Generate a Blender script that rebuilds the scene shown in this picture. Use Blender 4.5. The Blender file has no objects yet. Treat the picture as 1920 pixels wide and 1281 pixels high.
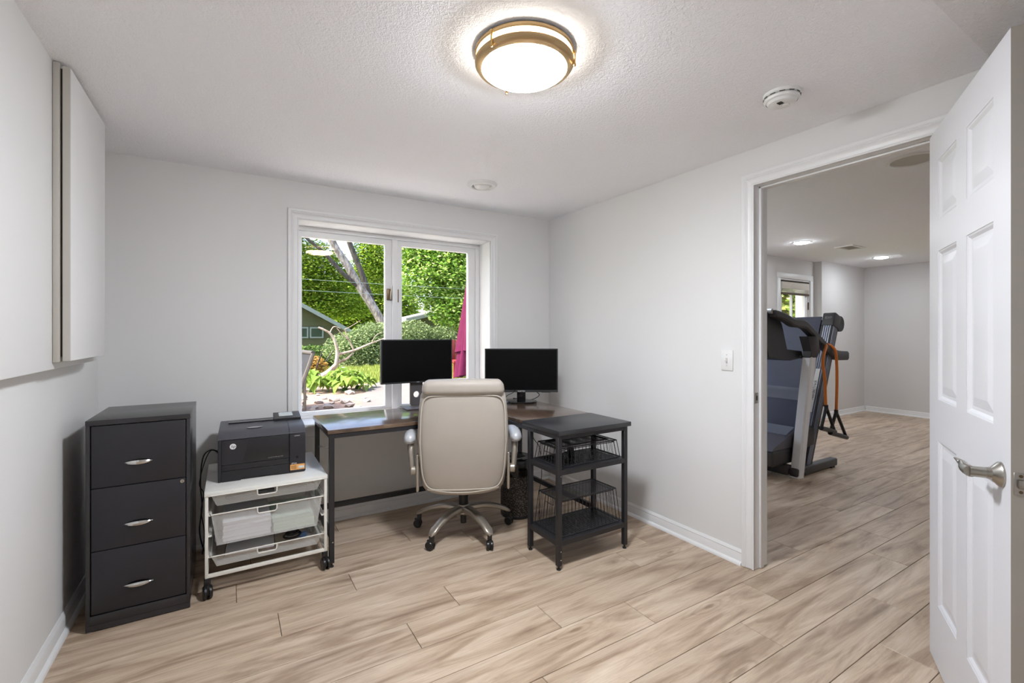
import bpy, bmesh, math, random
from mathutils import Vector, Matrix, Euler
PI = math.pi
R = math.radians
scene = bpy.context.scene
C = scene.collection

# ------------------------------------------------------------------ camera, world, lights, exposure
cam_data = bpy.data.cameras.new('camera')
cam_data.sensor_width = 36.0
cam_data.lens = 866.98 * 36.0 / 1920.0
cam_data.shift_y = -16.5 / 1920.0
cam_data.clip_start = 0.02
cam_data.clip_end = 300
cam = bpy.data.objects.new('camera', cam_data)
C.objects.link(cam)
cam.location = (-2.390, -3.290, 1.2675)
cam.rotation_euler = (R(90), 0, R(-31.436))
scene.camera = cam

world = bpy.data.worlds.new('sky')
scene.world = world
world.use_nodes = True
wn = world.node_tree.nodes
wl = world.node_tree.links
wn.clear()
w_out = wn.new('ShaderNodeOutputWorld')
w_bg = wn.new('ShaderNodeBackground')
w_sky = wn.new('ShaderNodeTexSky')
w_sky.sky_type = 'NISHITA'
w_sky.sun_disc = False
w_sky.sun_elevation = R(52)
w_sky.sun_rotation = R(275)
w_sky.altitude = 200
w_sky.air_density = 1.0
w_sky.dust_density = 5.0
w_sky.ozone_density = 1.0
w_bg.inputs['Strength'].default_value = 0.38
wl.new(w_sky.outputs[0], w_bg.inputs['Color'])
wl.new(w_bg.outputs[0], w_out.inputs['Surface'])

sun_data = bpy.data.lights.new('sun', 'SUN')
sun_data.energy = 5.4
sun_data.angle = R(0.6)
sun_data.color = (1.0, 0.95, 0.86)
sun = bpy.data.objects.new('sun', sun_data)
C.objects.link(sun)
sun.location = (-9, 2, 13)
sun.rotation_euler = Vector((0.72, 0.06, -0.95)).to_track_quat('-Z', 'Y').to_euler()

GLASS_E = 102.0       # glow of the office ceiling lamp's glass bowl
DRUM_E = 13.0        # and of the band between its rings
CAN_E = 74.0        # glow of each recessed lens of the exercise room

scene.view_settings.view_transform = 'Standard'
scene.view_settings.look = 'None'
scene.view_settings.gamma = 1.0
scene.view_settings.use_curve_mapping = False
scene.view_settings.exposure = 1.12
scene.cycles.use_denoising = True
scene.cycles.use_adaptive_sampling = True
scene.cycles.adaptive_threshold = 0.06
scene.cycles.max_bounces = 10
scene.cycles.diffuse_bounces = 8
scene.cycles.transparent_max_bounces = 24
scene.cycles.sample_clamp_indirect = 20.0
scene.cycles.caustics_reflective = False
scene.cycles.caustics_refractive = False

# ------------------------------------------------------------------ colours and materials
def lin(c):
    out = []
    for v in c[:3]:
        v = v / 255.0
        out.append(v / 12.92 if v <= 0.04045 else ((v + 0.055) / 1.055) ** 2.4)
    return (out[0], out[1], out[2], 1.0)

MATS = {}

class NT:
    """A small wrapper round a material's node tree."""
    def __init__(self, name):
        self.m = bpy.data.materials.new(name)
        self.m.use_nodes = True
        self.n = self.m.node_tree.nodes
        self.l = self.m.node_tree.links
        self.b = self.n['Principled BSDF']
        self.out = self.n['Material Output']
    def new(self, t, **kw):
        nd = self.n.new(t)
        for k, v in kw.items():
            setattr(nd, k, v)
        return nd
    def link(self, a, b):
        self.l.new(a, b)
    def coords(self, scale=(1, 1, 1), rand=False, loc=(0, 0, 0), rot=(0, 0, 0)):
        tc = self.new('ShaderNodeTexCoord')
        src = tc.outputs['Object']
        if rand:
            oi = self.new('ShaderNodeObjectInfo')
            mul = self.new('ShaderNodeVectorMath', operation='MULTIPLY')
            comb = self.new('ShaderNodeCombineXYZ')
            for i in range(3):
                self.link(oi.outputs['Random'], comb.inputs[i])
            self.link(comb.outputs[0], mul.inputs[0])
            mul.inputs[1].default_value = (71.3, 37.7, 19.1)
            add = self.new('ShaderNodeVectorMath', operation='ADD')
            self.link(src, add.inputs[0])
            self.link(mul.outputs[0], add.inputs[1])
            src = add.outputs[0]
        mp = self.new('ShaderNodeMapping')
        mp.inputs['Scale'].default_value = scale
        mp.inputs['Location'].default_value = loc
        mp.inputs['Rotation'].default_value = rot
        self.link(src, mp.inputs['Vector'])
        return mp.outputs[0]
    def noise(self, vec, scale, detail=4, rough=0.55, dist=0.0):
        nd = self.new('ShaderNodeTexNoise')
        nd.inputs['Scale'].default_value = scale
        nd.inputs['Detail'].default_value = detail
        nd.inputs['Roughness'].default_value = rough
        nd.inputs['Distortion'].default_value = dist
        self.link(vec, nd.inputs['Vector'])
        return nd.outputs['Fac']
    def ramp(self, fac, stops):
        nd = self.new('ShaderNodeValToRGB')
        cr = nd.color_ramp
        while len(cr.elements) < len(stops):
            cr.elements.new(0.5)
        for e, (p, c) in zip(cr.elements, stops):
            e.position = p
            e.color = c if len(c) == 4 else (*c, 1)
        self.link(fac, nd.inputs[0])
        return nd.outputs[0]
    def mix(self, a, b, fac, mode='MIX'):
        nd = self.new('ShaderNodeMix', data_type='RGBA', blend_type=mode)
        for s, v in ((nd.inputs[0], fac), (nd.inputs[6], a), (nd.inputs[7], b)):
            if hasattr(v, 'links') or isinstance(v, bpy.types.NodeSocket):
                self.link(v, s)
            else:
                s.default_value = v
        return nd.outputs[2]
    def math(self, op, a, b=None):
        nd = self.new('ShaderNodeMath', operation=op)
        for s, v in ((nd.inputs[0], a), (nd.inputs[1], b)):
            if v is None:
                continue
            if isinstance(v, bpy.types.NodeSocket):
                self.link(v, s)
            else:
                s.default_value = v
        return nd.outputs[0]
    def bump(self, h, strength, dist=0.01):
        nd = self.new('ShaderNodeBump')
        nd.inputs['Strength'].default_value = strength
        nd.inputs['Distance'].default_value = dist
        self.link(h, nd.inputs['Height'])
        self.link(nd.outputs[0], self.b.inputs['Normal'])
    def base(self, v):
        s = self.b.inputs['Base Color']
        if isinstance(v, bpy.types.NodeSocket):
            self.link(v, s)
        else:
            s.default_value = v
    def done(self, name, rough=0.5, metal=0.0, spec=0.5):
        if not self.b.inputs['Roughness'].is_linked:
            self.b.inputs['Roughness'].default_value = rough
        self.b.inputs['Metallic'].default_value = metal
        self.b.inputs['Specular IOR Level'].default_value = spec
        MATS[name] = self.m
        return self.m

def plain(name, c, rough=0.5, metal=0.0, spec=0.5, var=0.05, vscale=6.0, bump=0.0, bscale=200.0, bdist=0.001, emit=None, es=1.0, rand=False):
    t = NT(name)
    col = lin(c)
    vec = t.coords(rand=rand)
    f = t.noise(vec, vscale, 3)
    lo = tuple(max(0, v * (1 - var)) for v in col[:3]) + (1,)
    hi = tuple(min(1, v * (1 + var)) for v in col[:3]) + (1,)
    t.base(t.ramp(f, [(0.3, lo), (0.7, hi)]))
    if bump:
        t.bump(t.noise(vec, bscale, 3), bump, bdist)
    if emit:
        t.b.inputs['Emission Color'].default_value = lin(emit)
        t.b.inputs['Emission Strength'].default_value = es
    return t.done(name, rough, metal, spec)

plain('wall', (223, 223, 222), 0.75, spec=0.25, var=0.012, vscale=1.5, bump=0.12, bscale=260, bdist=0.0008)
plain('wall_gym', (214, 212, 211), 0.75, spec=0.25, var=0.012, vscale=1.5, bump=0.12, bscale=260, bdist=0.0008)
plain('trim', (228, 228, 228), 0.38, var=0.01, vscale=3, bump=0.05, bscale=60, bdist=0.0006)
plain('door', (216, 216, 219), 0.40, var=0.008, vscale=3, bump=0.05, bscale=80, bdist=0.0005)
plain('door_edge', (176, 172, 164), 0.6, var=0.03)
plain('panel_white', (222, 222, 222), 0.45, var=0.01)
plain('panel_edge', (190, 186, 178), 0.6, var=0.03)
plain('gap_dark', (70, 62, 52), 0.9)
plain('black_steel', (34, 33, 36), 0.42, var=0.08, bump=0.06, bscale=900, bdist=0.0004)
plain('cabinet_steel', (46, 45, 47), 0.26, var=0.06, bump=0.04, bscale=900, bdist=0.0004)
plain('black_front', (36, 35, 40), 0.40, var=0.06, bump=0.06, bscale=900, bdist=0.0004)
plain('black_plastic', (30, 29, 32), 0.38, var=0.06)
plain('black_plastic_top', (70, 70, 76), 0.42, var=0.05)
plain('black_gloss', (16, 16, 18), 0.12, var=0.05)
plain('screen', (4, 4, 5), 0.5, spec=0.12, var=0.02)
plain('bezel', (44, 46, 46), 0.45, var=0.05)
plain('grey_stand', (86, 82, 84), 0.4, var=0.05)
plain('chrome', (214, 214, 212), 0.16, metal=1.0, var=0.02)
plain('nickel', (168, 164, 156), 0.30, metal=1.0, var=0.04)
plain('silver_paint', (176, 168, 156), 0.36, metal=0.75, var=0.03)
plain('tread_silver', (228, 229, 233), 0.4, var=0.03)
plain('silver_grey', (186, 188, 192), 0.42, metal=0.15, var=0.03)
plain('bronze', (192, 164, 122), 0.40, metal=0.9, var=0.05)
plain('brass', (196, 160, 100), 0.28, metal=1.0, var=0.05)
plain('white_steel', (222, 220, 212), 0.40, var=0.02)
plain('white_board', (226, 225, 220), 0.35, var=0.02)
plain('white_plastic', (226, 226, 224), 0.40, var=0.01)
plain('slot_dark', (60, 58, 56), 0.8)
plain('paper_white', (226, 226, 232), 0.8, var=0.03, vscale=30)
plain('paper_green', (196, 214, 198), 0.8, var=0.03, vscale=30)
plain('paper_brown', (120, 104, 92), 0.8, var=0.2, vscale=30)
plain('grey_stuff', (96, 98, 100), 0.6, var=0.3, vscale=20)
plain('blue_plastic', (92, 128, 186), 0.4, var=0.1)
plain('leather', (172, 164, 154), 0.52, spec=0.4, var=0.02, vscale=9, bump=0.14, bscale=420, bdist=0.0008)
plain('leather_pipe', (186, 178, 166), 0.5, var=0.02)
plain('caster_black', (26, 25, 26), 0.35, var=0.08)
plain('caster_white', (210, 208, 202), 0.5)
plain('cable', (22, 22, 24), 0.5)
plain('orange_label', (224, 162, 92), 0.6, var=0.08, vscale=60)
plain('label_dark', (120, 84, 44), 0.7)
plain('label_pale', (200, 206, 206), 0.6, var=0.2, vscale=120)
plain('print_white', (226, 226, 226), 0.5)
plain('print_grey', (150, 150, 152), 0.5)
plain('orange_rubber', (214, 120, 44), 0.45, var=0.06)
plain('tread_dark', (64, 62, 64), 0.5, var=0.06)
plain('tread_black', (38, 37, 40), 0.45, var=0.08)
plain('tread_rail', (132, 138, 156), 0.35, metal=0.1, var=0.05)
plain('tread_belt', (82, 87, 104), 0.6, var=0.06, bump=0.1, bscale=300)
plain('tread_strap', (120, 124, 136), 0.6, var=0.06)
plain('tread_hood', (98, 96, 104), 0.45, var=0.06)
plain('blind', (206, 200, 190), 0.6, var=0.03)
plain('blind_rail', (84, 66, 52), 0.6)
plain('hinge', (108, 88, 66), 0.4, metal=0.6)
plain('aluminium', (196, 198, 202), 0.35, metal=0.8, var=0.02)
plain('maroon', (80, 27, 54), 0.9, spec=0.08, var=0.08, vscale=7, bump=0.2, bscale=30, bdist=0.01)
plain('red_plastic', (110, 30, 24), 0.5)
plain('patio_wood', (62, 57, 53), 0.7, var=0.15)
plain('patio_iron', (70, 64, 58), 0.6)
plain('patio_sling', (46, 47, 50), 0.8, spec=0.1, var=0.1, bump=0.3, bscale=300)
plain('house_trim', (112, 122, 120), 0.7)
plain('batten_dark', (78, 84, 98), 0.8)
plain('window_dark', (44, 58, 48), 0.15, var=0.4, vscale=1.5)
plain('shingle', (160, 158, 160), 0.9, spec=0.1, var=0.15, vscale=8, bump=0.4, bscale=25, bdist=0.02)
plain('stone_pale', (160, 150, 143), 0.9, spec=0.1, var=0.12, vscale=10, bump=0.4, bscale=30, bdist=0.02)
plain('bounce_white', (226, 224, 220), 0.95, spec=0.1, var=0.15, vscale=40, bump=0.6, bscale=50, bdist=0.02)  # bright tone of the added ground strip that bounces light indoors
plain('concrete', (110, 106, 103), 0.9, spec=0.1, var=0.05, vscale=4, bump=0.3, bscale=60, bdist=0.005)
plain('mulch', (134, 115, 104), 0.95, spec=0.1, var=0.35, vscale=30, bump=0.6, bscale=40, bdist=0.02)
plain('lamp_post', (170, 168, 158), 0.6)
plain('wire_grey', (110, 124, 122), 0.6)
plain('blue_wall', (120, 130, 148), 0.8, var=0.15, vscale=2)
plain('soil', (120, 128, 84), 0.95, spec=0.1, var=0.25, vscale=6)

def m_ceiling(name, c, strength, scale):
    t = NT(name)
    vec = t.coords()
    n1 = t.noise(vec, scale, 4, 0.6, 0.6)
    n2 = t.noise(vec, scale * 2.7, 3, 0.6)
    h = t.math('ADD', t.math('MULTIPLY', n1, 1.0), t.math('MULTIPLY', n2, 0.5))
    t.base(lin(c))
    t.bump(t.ramp(h, [(0.55, (0, 0, 0, 1)), (0.95, (1, 1, 1, 1))]), strength, 0.006)
    t.done(name, 0.85, spec=0.2)
m_ceiling('ceiling', (247, 247, 250), 0.55, 75)
m_ceiling('soffit', (240, 240, 242), 0.8, 60)

def m_floor():
    t = NT('plank')
    v1 = t.coords((0.8, 6.0, 1), rand=True)
    n1 = t.noise(v1, 1.9, 9, 0.58, 1.3)
    col = t.ramp(n1, [(0.26, lin((136, 114, 95))), (0.42, lin((178, 156, 134))), (0.56, lin((202, 182, 160))), (0.76, lin((215, 198, 178)))])
    # long dark smudges
    v4 = t.coords((0.9, 4.2, 1), rand=True, loc=(3.1, 1.7, 0))
    n4 = t.noise(v4, 1.35, 6, 0.60, 0.8)
    col = t.mix(col, t.ramp(n4, [(0.54, (1, 1, 1, 1)), (0.72, (0.62, 0.58, 0.55, 1))]), 0.9, 'MULTIPLY')
    # fine grain
    v2 = t.coords((3.5, 95, 1), rand=True)
    n2 = t.noise(v2, 2.0, 6, 0.68, 0.25)
    col = t.mix(col, t.ramp(n2, [(0.28, (0.74, 0.72, 0.70, 1)), (0.60, (1, 1, 1, 1))]), 0.75, 'MULTIPLY')
    # knots with growth rings round them
    v3 = t.coords((0.80, 3.2, 1), rand=True)
    vo = t.new('ShaderNodeTexVoronoi')
    vo.inputs['Scale'].default_value = 1.25
    t.link(v3, vo.inputs['Vector'])
    warp = t.math('ADD', vo.outputs['Distance'], t.math('MULTIPLY', t.noise(v3, 5, 4), 0.16))
    rings = t.math('SINE', t.math('MULTIPLY', warp, 95.0))
    ringc = t.ramp(t.math('ADD', t.math('MULTIPLY', rings, 0.5), 0.5), [(0.0, (0.78, 0.75, 0.72, 1)), (0.6, (1, 1, 1, 1))])
    near = t.ramp(warp, [(0.16, (1, 1, 1, 1)), (0.30, (0, 0, 0, 1))])
    col = t.mix(col, t.mix((1, 1, 1, 1), ringc, near), 0.8, 'MULTIPLY')
    kn = t.ramp(warp, [(0.085, lin((112, 90, 74))), (0.125, (1, 1, 1, 1))])
    col = t.mix(col, kn, 0.7, 'MULTIPLY')
    oi = t.new('ShaderNodeObjectInfo')
    val = t.ramp(oi.outputs['Random'], [(0.0, (0.87, 0.86, 0.85, 1)), (1.0, (1.05, 1.05, 1.05, 1))])
    col = t.mix(col, val, 1.0, 'MULTIPLY')
    t.base(col)
    t.link(t.ramp(n2, [(0.2, (0.44, 0.44, 0.44, 1)), (0.8, (0.33, 0.33, 0.33, 1))]), t.b.inputs['Roughness'])
    t.bump(n2, 0.10, 0.001)
    t.done('plank', 0.4, spec=0.4)
m_floor()
plain('subfloor', (84, 64, 48), 0.9)

def m_rustic():
    t = NT('rustic_wood')
    v1 = t.coords((1.6, 11, 1))
    n1 = t.noise(v1, 1.6, 7, 0.62, 1.4)
    col = t.ramp(n1, [(0.28, lin((40, 32, 28))), (0.45, lin((78, 61, 49))), (0.58, lin((108, 86, 68))), (0.75, lin((130, 110, 92)))])
    n2 = t.noise(t.coords((4, 60, 1)), 2.0, 4)
    col = t.mix(col, t.ramp(n2, [(0.3, (0.6, 0.58, 0.56, 1)), (0.65, (1, 1, 1, 1))]), 0.7, 'MULTIPLY')
    t.base(col)
    t.bump(n2, 0.08, 0.001)
    t.b.inputs['Coat Weight'].default_value = 0.8
    t.b.inputs['Coat Roughness'].default_value = 0.14
    t.done('rustic_wood', 0.26, spec=0.6)
m_rustic()
plain('black_top', (40, 40, 43), 0.32, var=0.05, spec=0.6)

def m_mesh(name, c, scale, hole):
    """Punched sheet: holes a millimetre or two wide, too fine to model."""
    t = NT(name)
    tc = t.new('ShaderNodeTexCoord')
    sep = t.new('ShaderNodeSeparateXYZ')
    t.link(tc.outputs['Object'], sep.inputs[0])
    comb = t.new('ShaderNodeCombineXYZ')
    t.link(t.math('ADD', sep.outputs[0], sep.outputs[1]), comb.inputs[0])
    t.link(t.math('SUBTRACT', t.math('ADD', sep.outputs[2], sep.outputs[1]), t.math('MULTIPLY', sep.outputs[0], 0.0)), comb.inputs[1])
    vo = t.new('ShaderNodeTexVoronoi', voronoi_dimensions='2D')
    vo.inputs['Scale'].default_value = scale
    vo.inputs['Randomness'].default_value = 0.0
    t.link(comb.outputs[0], vo.inputs['Vector'])
    fac = t.ramp(vo.outputs['Distance'], [(hole - 0.03, (0, 0, 0, 1)), (hole + 0.03, (1, 1, 1, 1))])
    t.base(lin(c))
    t.done(name, 0.45)
    tr = t.new('ShaderNodeBsdfTransparent')
    mx = t.new('ShaderNodeMixShader')
    t.link(fac, mx.inputs[0])
    t.link(tr.outputs[0], mx.inputs[1])
    t.link(t.b.outputs[0], mx.inputs[2])
    t.link(mx.outputs[0], t.out.inputs['Surface'])
m_mesh('white_mesh', (222, 222, 220), 330, 0.41)
m_mesh('black_mesh', (34, 34, 37), 330, 0.36)

def m_glass(name, tint=(1, 1, 1, 1), refl=0.06, shine=(1, 1, 1, 1)):
    t = NT(name)
    tr = t.new('ShaderNodeBsdfTransparent')
    tr.inputs[0].default_value = tint
    gl = t.new('ShaderNodeBsdfGlossy')
    gl.inputs['Roughness'].default_value = 0.02
    gl.inputs['Color'].default_value = shine
    fr = t.new('ShaderNodeFresnel')
    fr.inputs['IOR'].default_value = 1.45
    mx = t.new('ShaderNodeMixShader')
    t.link(t.math('MULTIPLY', fr.outputs[0], refl / 0.034), mx.inputs[0])
    t.link(tr.outputs[0], mx.inputs[1])
    t.link(gl.outputs[0], mx.inputs[2])
    t.link(mx.outputs[0], t.out.inputs['Surface'])
    MATS[name] = t.m
m_glass('pane', refl=0.008, shine=(1.0, 0.72, 0.36, 1))

def m_emit(name, c, e):
    t = NT(name)
    t.base(lin((240, 238, 230)))
    vec = t.coords()
    f = t.noise(vec, 5, 2)
    lo = tuple(v * 0.94 for v in lin(c)[:3]) + (1,)
    t.link(t.ramp(f, [(0.35, lo), (0.65, lin(c))]), t.b.inputs['Emission Color'])
    t.b.inputs['Emission Strength'].default_value = e
    t.done(name, 0.25)
m_emit('lamp_glass', (243, 248, 255), GLASS_E)
m_emit('lamp_band', (255, 246, 232), DRUM_E)
m_emit('can_glow', (240, 247, 255), CAN_E)

def m_leaf(name, a, b, c):
    t = NT(name)
    ge = t.new('ShaderNodeNewGeometry')
    col = t.ramp(ge.outputs['Random Per Island'], [(0.0, lin(a)), (0.55, lin(b)), (1.0, lin(c))])
    t.base(col)
    t.done(name, 0.6, spec=0.2)
    tl = t.new('ShaderNodeBsdfTranslucent')
    t.link(col, tl.inputs[0])
    mx = t.new('ShaderNodeMixShader')
    mx.inputs[0].default_value = 0.42
    t.link(t.b.outputs[0], mx.inputs[1])
    t.link(tl.outputs[0], mx.inputs[2])
    t.link(mx.outputs[0], t.out.inputs['Surface'])
m_leaf('leaf_tree', (72, 108, 34), (140, 172, 48), (198, 214, 96))
m_leaf('leaf_maple', (70, 114, 40), (144, 182, 68), (218, 230, 156))
m_leaf('leaf_bush', (72, 92, 56), (114, 134, 88), (168, 184, 130))
m_leaf('leaf_dark', (36, 62, 28), (68, 98, 42), (112, 140, 62))
m_leaf('leaf_hosta', (84, 114, 44), (120, 148, 62), (156, 176, 90))
m_leaf('leaf_gold', (150, 112, 56), (166, 144, 66), (176, 126, 76))
m_leaf('grass', (104, 120, 50), (136, 150, 70), (162, 168, 92))

def m_bark(name, a, b):
    t = NT(name)
    n = t.noise(t.coords((9, 9, 2.5)), 1.2, 5, 0.6, 0.4)
    t.base(t.ramp(n, [(0.35, lin(a)), (0.65, lin(b))]))
    t.bump(n, 0.6, 0.03)
    t.done(name, 0.9)
m_bark('bark', (84, 76, 72), (168, 160, 156))
m_bark('bark_dark', (46, 43, 40), (84, 78, 74))
m_bark('driftwood', (120, 100, 86), (180, 164, 150))

def m_siding():
    t = NT('siding')
    vec = t.coords()
    sep = t.new('ShaderNodeSeparateXYZ')
    t.link(vec, sep.inputs[0])
    saw = t.math('FRACT', t.math('MULTIPLY', sep.outputs[2], 7.0))
    t.base(t.ramp(t.noise(vec, 2.5, 3), [(0.3, lin((62, 66, 46))), (0.7, lin((76, 78, 56)))]))
    t.bump(saw, 0.8, 0.03)
    t.done('siding', 0.85)
m_siding()

def m_purifier():
    t = NT('purifier_mesh')
    vec = t.coords()
    vo = t.new('ShaderNodeTexVoronoi')
    vo.inputs['Scale'].default_value = 120
    t.link(vec, vo.inputs['Vector'])
    t.base(t.ramp(vo.outputs['Distance'], [(0.25, lin((118, 108, 98))), (0.5, lin((34, 32, 31)))]))
    t.bump(vo.outputs['Distance'], 0.5, 0.002)
    t.done('purifier_mesh', 0.6)
m_purifier()

# ------------------------------------------------------------------ mesh helpers
class G:
    """Collects vertices and faces for one mesh."""
    def __init__(self):
        self.v = []
        self.f = []
    def add(self, verts, faces, M=None):
        o = len(self.v)
        for p in verts:
            p = Vector(p)
            self.v.append(tuple(M @ p) if M is not None else tuple(p))
        for fc in faces:
            self.f.append([o + i for i in fc])
        return self
    def box(self, x0, x1, y0, y1, z0, z1, bev=0.0, seg=2, M=None, warp=None, cuts=0):
        bm = bmesh.new()
        bmesh.ops.create_cube(bm, size=1.0)
        for v in bm.verts:
            v.co = Vector(((x0 + x1) / 2 + v.co.x * (x1 - x0), (y0 + y1) / 2 + v.co.y * (y1 - y0), (z0 + z1) / 2 + v.co.z * (z1 - z0)))
        if bev > 0:
            bmesh.ops.bevel(bm, geom=list(bm.edges), offset=bev, segments=seg, profile=0.5, affect='EDGES')
        if cuts:
            bmesh.ops.subdivide_edges(bm, edges=[e for e in bm.edges if e.calc_length() > 0.05], cuts=cuts, use_grid_fill=True)
        if warp:
            for v in bm.verts:
                v.co = Vector(warp(v.co))
        bm.verts.index_update()
        self.add([v.co.copy() for v in bm.verts], [[v.index for v in f.verts] for f in bm.faces], M)
        bm.free()
        return self
    def cyl(self, p0, p1, r0, r1=None, n=16, caps=True):
        p0 = Vector(p0); p1 = Vector(p1)
        r1 = r0 if r1 is None else r1
        q = (p1 - p0).to_track_quat('Z', 'Y').to_matrix()
        vs = []
        for p, r in ((p0, r0), (p1, r1)):
            for i in range(n):
                a = 2 * PI * i / n
                vs.append(p + q @ Vector((r * math.cos(a), r * math.sin(a), 0)))
        fs = [[i, (i + 1) % n, n + (i + 1) % n, n + i] for i in range(n)]
        if caps:
            fs.append(list(range(n))[::-1])
            fs.append(list(range(n, 2 * n)))
        return self.add(vs, fs)
    def tube(self, pts, r, n=8, closed=False, caps=True):
        pts = [Vector(p) for p in pts]
        m = len(pts)
        rs = r if isinstance(r, (list, tuple)) else [r] * m
        tang = []
        for i in range(m):
            if closed:
                t = pts[(i + 1) % m] - pts[i - 1]
            else:
                t = pts[min(i + 1, m - 1)] - pts[max(i - 1, 0)]
            tang.append(t.normalized())
        up = Vector((0, 0, 1)) if abs(tang[0].z) < 0.9 else Vector((1, 0, 0))
        nrm = (up - tang[0] * up.dot(tang[0])).normalized()
        vs = []
        for i in range(m):
            nrm = (nrm - tang[i] * nrm.dot(tang[i])).normalized()
            b = tang[i].cross(nrm)
            for k in range(n):
                a = 2 * PI * k / n
                vs.append(pts[i] + (nrm * math.cos(a) + b * math.sin(a)) * rs[i])
        fs = []
        for i in range(m if closed else m - 1):
            j = (i + 1) % m
            for k in range(n):
                l = (k + 1) % n
                fs.append([i * n + k, i * n + l, j * n + l, j * n + k])
        if caps and not closed:
            fs.append(list(range(n))[::-1])
            fs.append([(m - 1) * n + k for k in range(n)])
        return self.add(vs, fs)
    def lathe(self, prof, n=32, M=None, cap0=False, cap1=False):
        vs = []
        for r, z in prof:
            for k in range(n):
                a = 2 * PI * k / n
                vs.append((r * math.cos(a), r * math.sin(a), z))
        fs = []
        for i in range(len(prof) - 1):
            for k in range(n):
                l = (k + 1) % n
                fs.append([i * n + k, i * n + l, (i + 1) * n + l, (i + 1) * n + k])
        if cap0:
            fs.append(list(range(n))[::-1])
        if cap1:
            fs.append([(len(prof) - 1) * n + k for k in range(n)])
        return self.add(vs, fs, M)
    def prism(self, poly, axis, a, b, M=None):
        n = len(poly)
        def mk(p, w):
            return {'x': (w, p[0], p[1]), 'y': (p[0], w, p[1]), 'z': (p[0], p[1], w)}[axis]
        vs = [mk(p, a) for p in poly] + [mk(p, b) for p in poly]
        fs = [[i, (i + 1) % n, n + (i + 1) % n, n + i] for i in range(n)]
        fs.append(list(range(n))[::-1])
        fs.append(list(range(n, 2 * n)))
        return self.add(vs, fs, M)
    def loft(self, rings, cap=True):
        n = len(rings[0])
        vs = [p for r in rings for p in r]
        fs = []
        for i in range(len(rings) - 1):
            for k in range(n):
                l = (k + 1) % n
                fs.append([i * n + k, i * n + l, (i + 1) * n + l, (i + 1) * n + k])
        if cap:
            fs.append(list(range(n))[::-1])
            fs.append([(len(rings) - 1) * n + k for k in range(n)])
        return self.add(vs, fs)
    def holed(self, axis, a, b, u, w, hu, hw):
        """A slab a..b along axis, u x w across, with a rectangular hole hu x hw."""
        us = [u[0], hu[0], hu[1], u[1]]
        ws = [w[0], hw[0], hw[1], w[1]]
        def mk(s, p, q):
            return {'x': (s, p, q), 'y': (p, s, q), 'z': (p, q, s)}[axis]
        vs = [mk(s, us[i], ws[j]) for s in (a, b) for i in range(4) for j in range(4)]
        def ix(k, i, j):
            return k * 16 + i * 4 + j
        fs = []
        floor_hole = abs(ws[1] - ws[0]) < 1e-6
        for k in (0, 1):
            for i in range(3):
                for j in range(3):
                    if (i, j) == (1, 1) or (floor_hole and j == 0):
                        continue
                    q = [ix(k, i, j), ix(k, i + 1, j), ix(k, i + 1, j + 1), ix(k, i, j + 1)]
                    fs.append(q if k else q[::-1])
        def side(p, q):
            fs.append([ix(0, *p), ix(0, *q), ix(1, *q), ix(1, *p)])
        for i in range(3):
            if not (floor_hole and i == 1):
                side((i, 0 if not floor_hole else 1), (i + 1, 0 if not floor_hole else 1))
            side((i, 3), (i + 1, 3))
        for j in range(3):
            if floor_hole and j == 0:
                continue
            side((0, j), (0, j + 1))
            side((3, j), (3, j + 1))
        side((1, 1), (1, 2)); side((2, 1), (2, 2)); side((1, 2), (2, 2))
        if not floor_hole:
            side((1, 1), (2, 1))
        return self.add(vs, fs)
    def mesh(self, name, sharp=0.62, smooth=True):
        bm = bmesh.new()
        vs = [bm.verts.new(p) for p in self.v]
        for fc in self.f:
            try:
                bm.faces.new([vs[i] for i in fc])
            except ValueError:
                pass
        bmesh.ops.remove_doubles(bm, verts=bm.verts, dist=1e-6)
        bmesh.ops.recalc_face_normals(bm, faces=bm.faces)
        if smooth:
            for f in bm.faces:
                f.smooth = True
            for e in bm.edges:
                e.smooth = (not (len(e.link_faces) == 2 and e.calc_face_angle(0.0) > sharp))
        me = bpy.data.meshes.new(name)
        bm.to_mesh(me)
        bm.free()
        return me

def setmat(me, mat):
    me.materials.clear()
    me.materials.append(MATS[mat])

def obj(name, g, mat, parent=None, loc=None, rot=None, kind=None, label=None, sharp=0.62, smooth=True):
    me = g if isinstance(g, bpy.types.Mesh) else g.mesh(name, sharp, smooth)
    if mat:
        setmat(me, mat)
    o = bpy.data.objects.new(name, me)
    C.objects.link(o)
    if parent is not None:
        o.parent = parent
    if loc is not None:
        o.location = loc
    if rot is not None:
        o.rotation_euler = rot
    if kind:
        o['kind'] = kind
    if label:
        o['label'] = label
    return o

def tag(o, label, cat, group=None, kind=None):
    o['label'] = label
    o['category'] = cat
    if group:
        o['group'] = group
    if kind:
        o['kind'] = kind
    return o

def thing(name, label, cat, loc=(0, 0, 0), rotz=0.0, group=None, kind=None):
    o = bpy.data.objects.new(name, None)
    C.objects.link(o)
    o.location = loc
    o.rotation_euler = (0, 0, rotz)
    o.empty_display_size = 0.1
    return tag(o, label, cat, group, kind)

def copy_tree(root, loc=None, rot=None, label=None, parent=None):
    r = root.copy()
    C.objects.link(r)
    if parent is not None:
        r.parent = parent
    if loc is not None:
        r.location = loc
    if rot is not None:
        r.rotation_euler = rot
    if label:
        r['label'] = label
    for ch in list(root.children):
        copy_tree(ch, parent=r)
    return r

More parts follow.
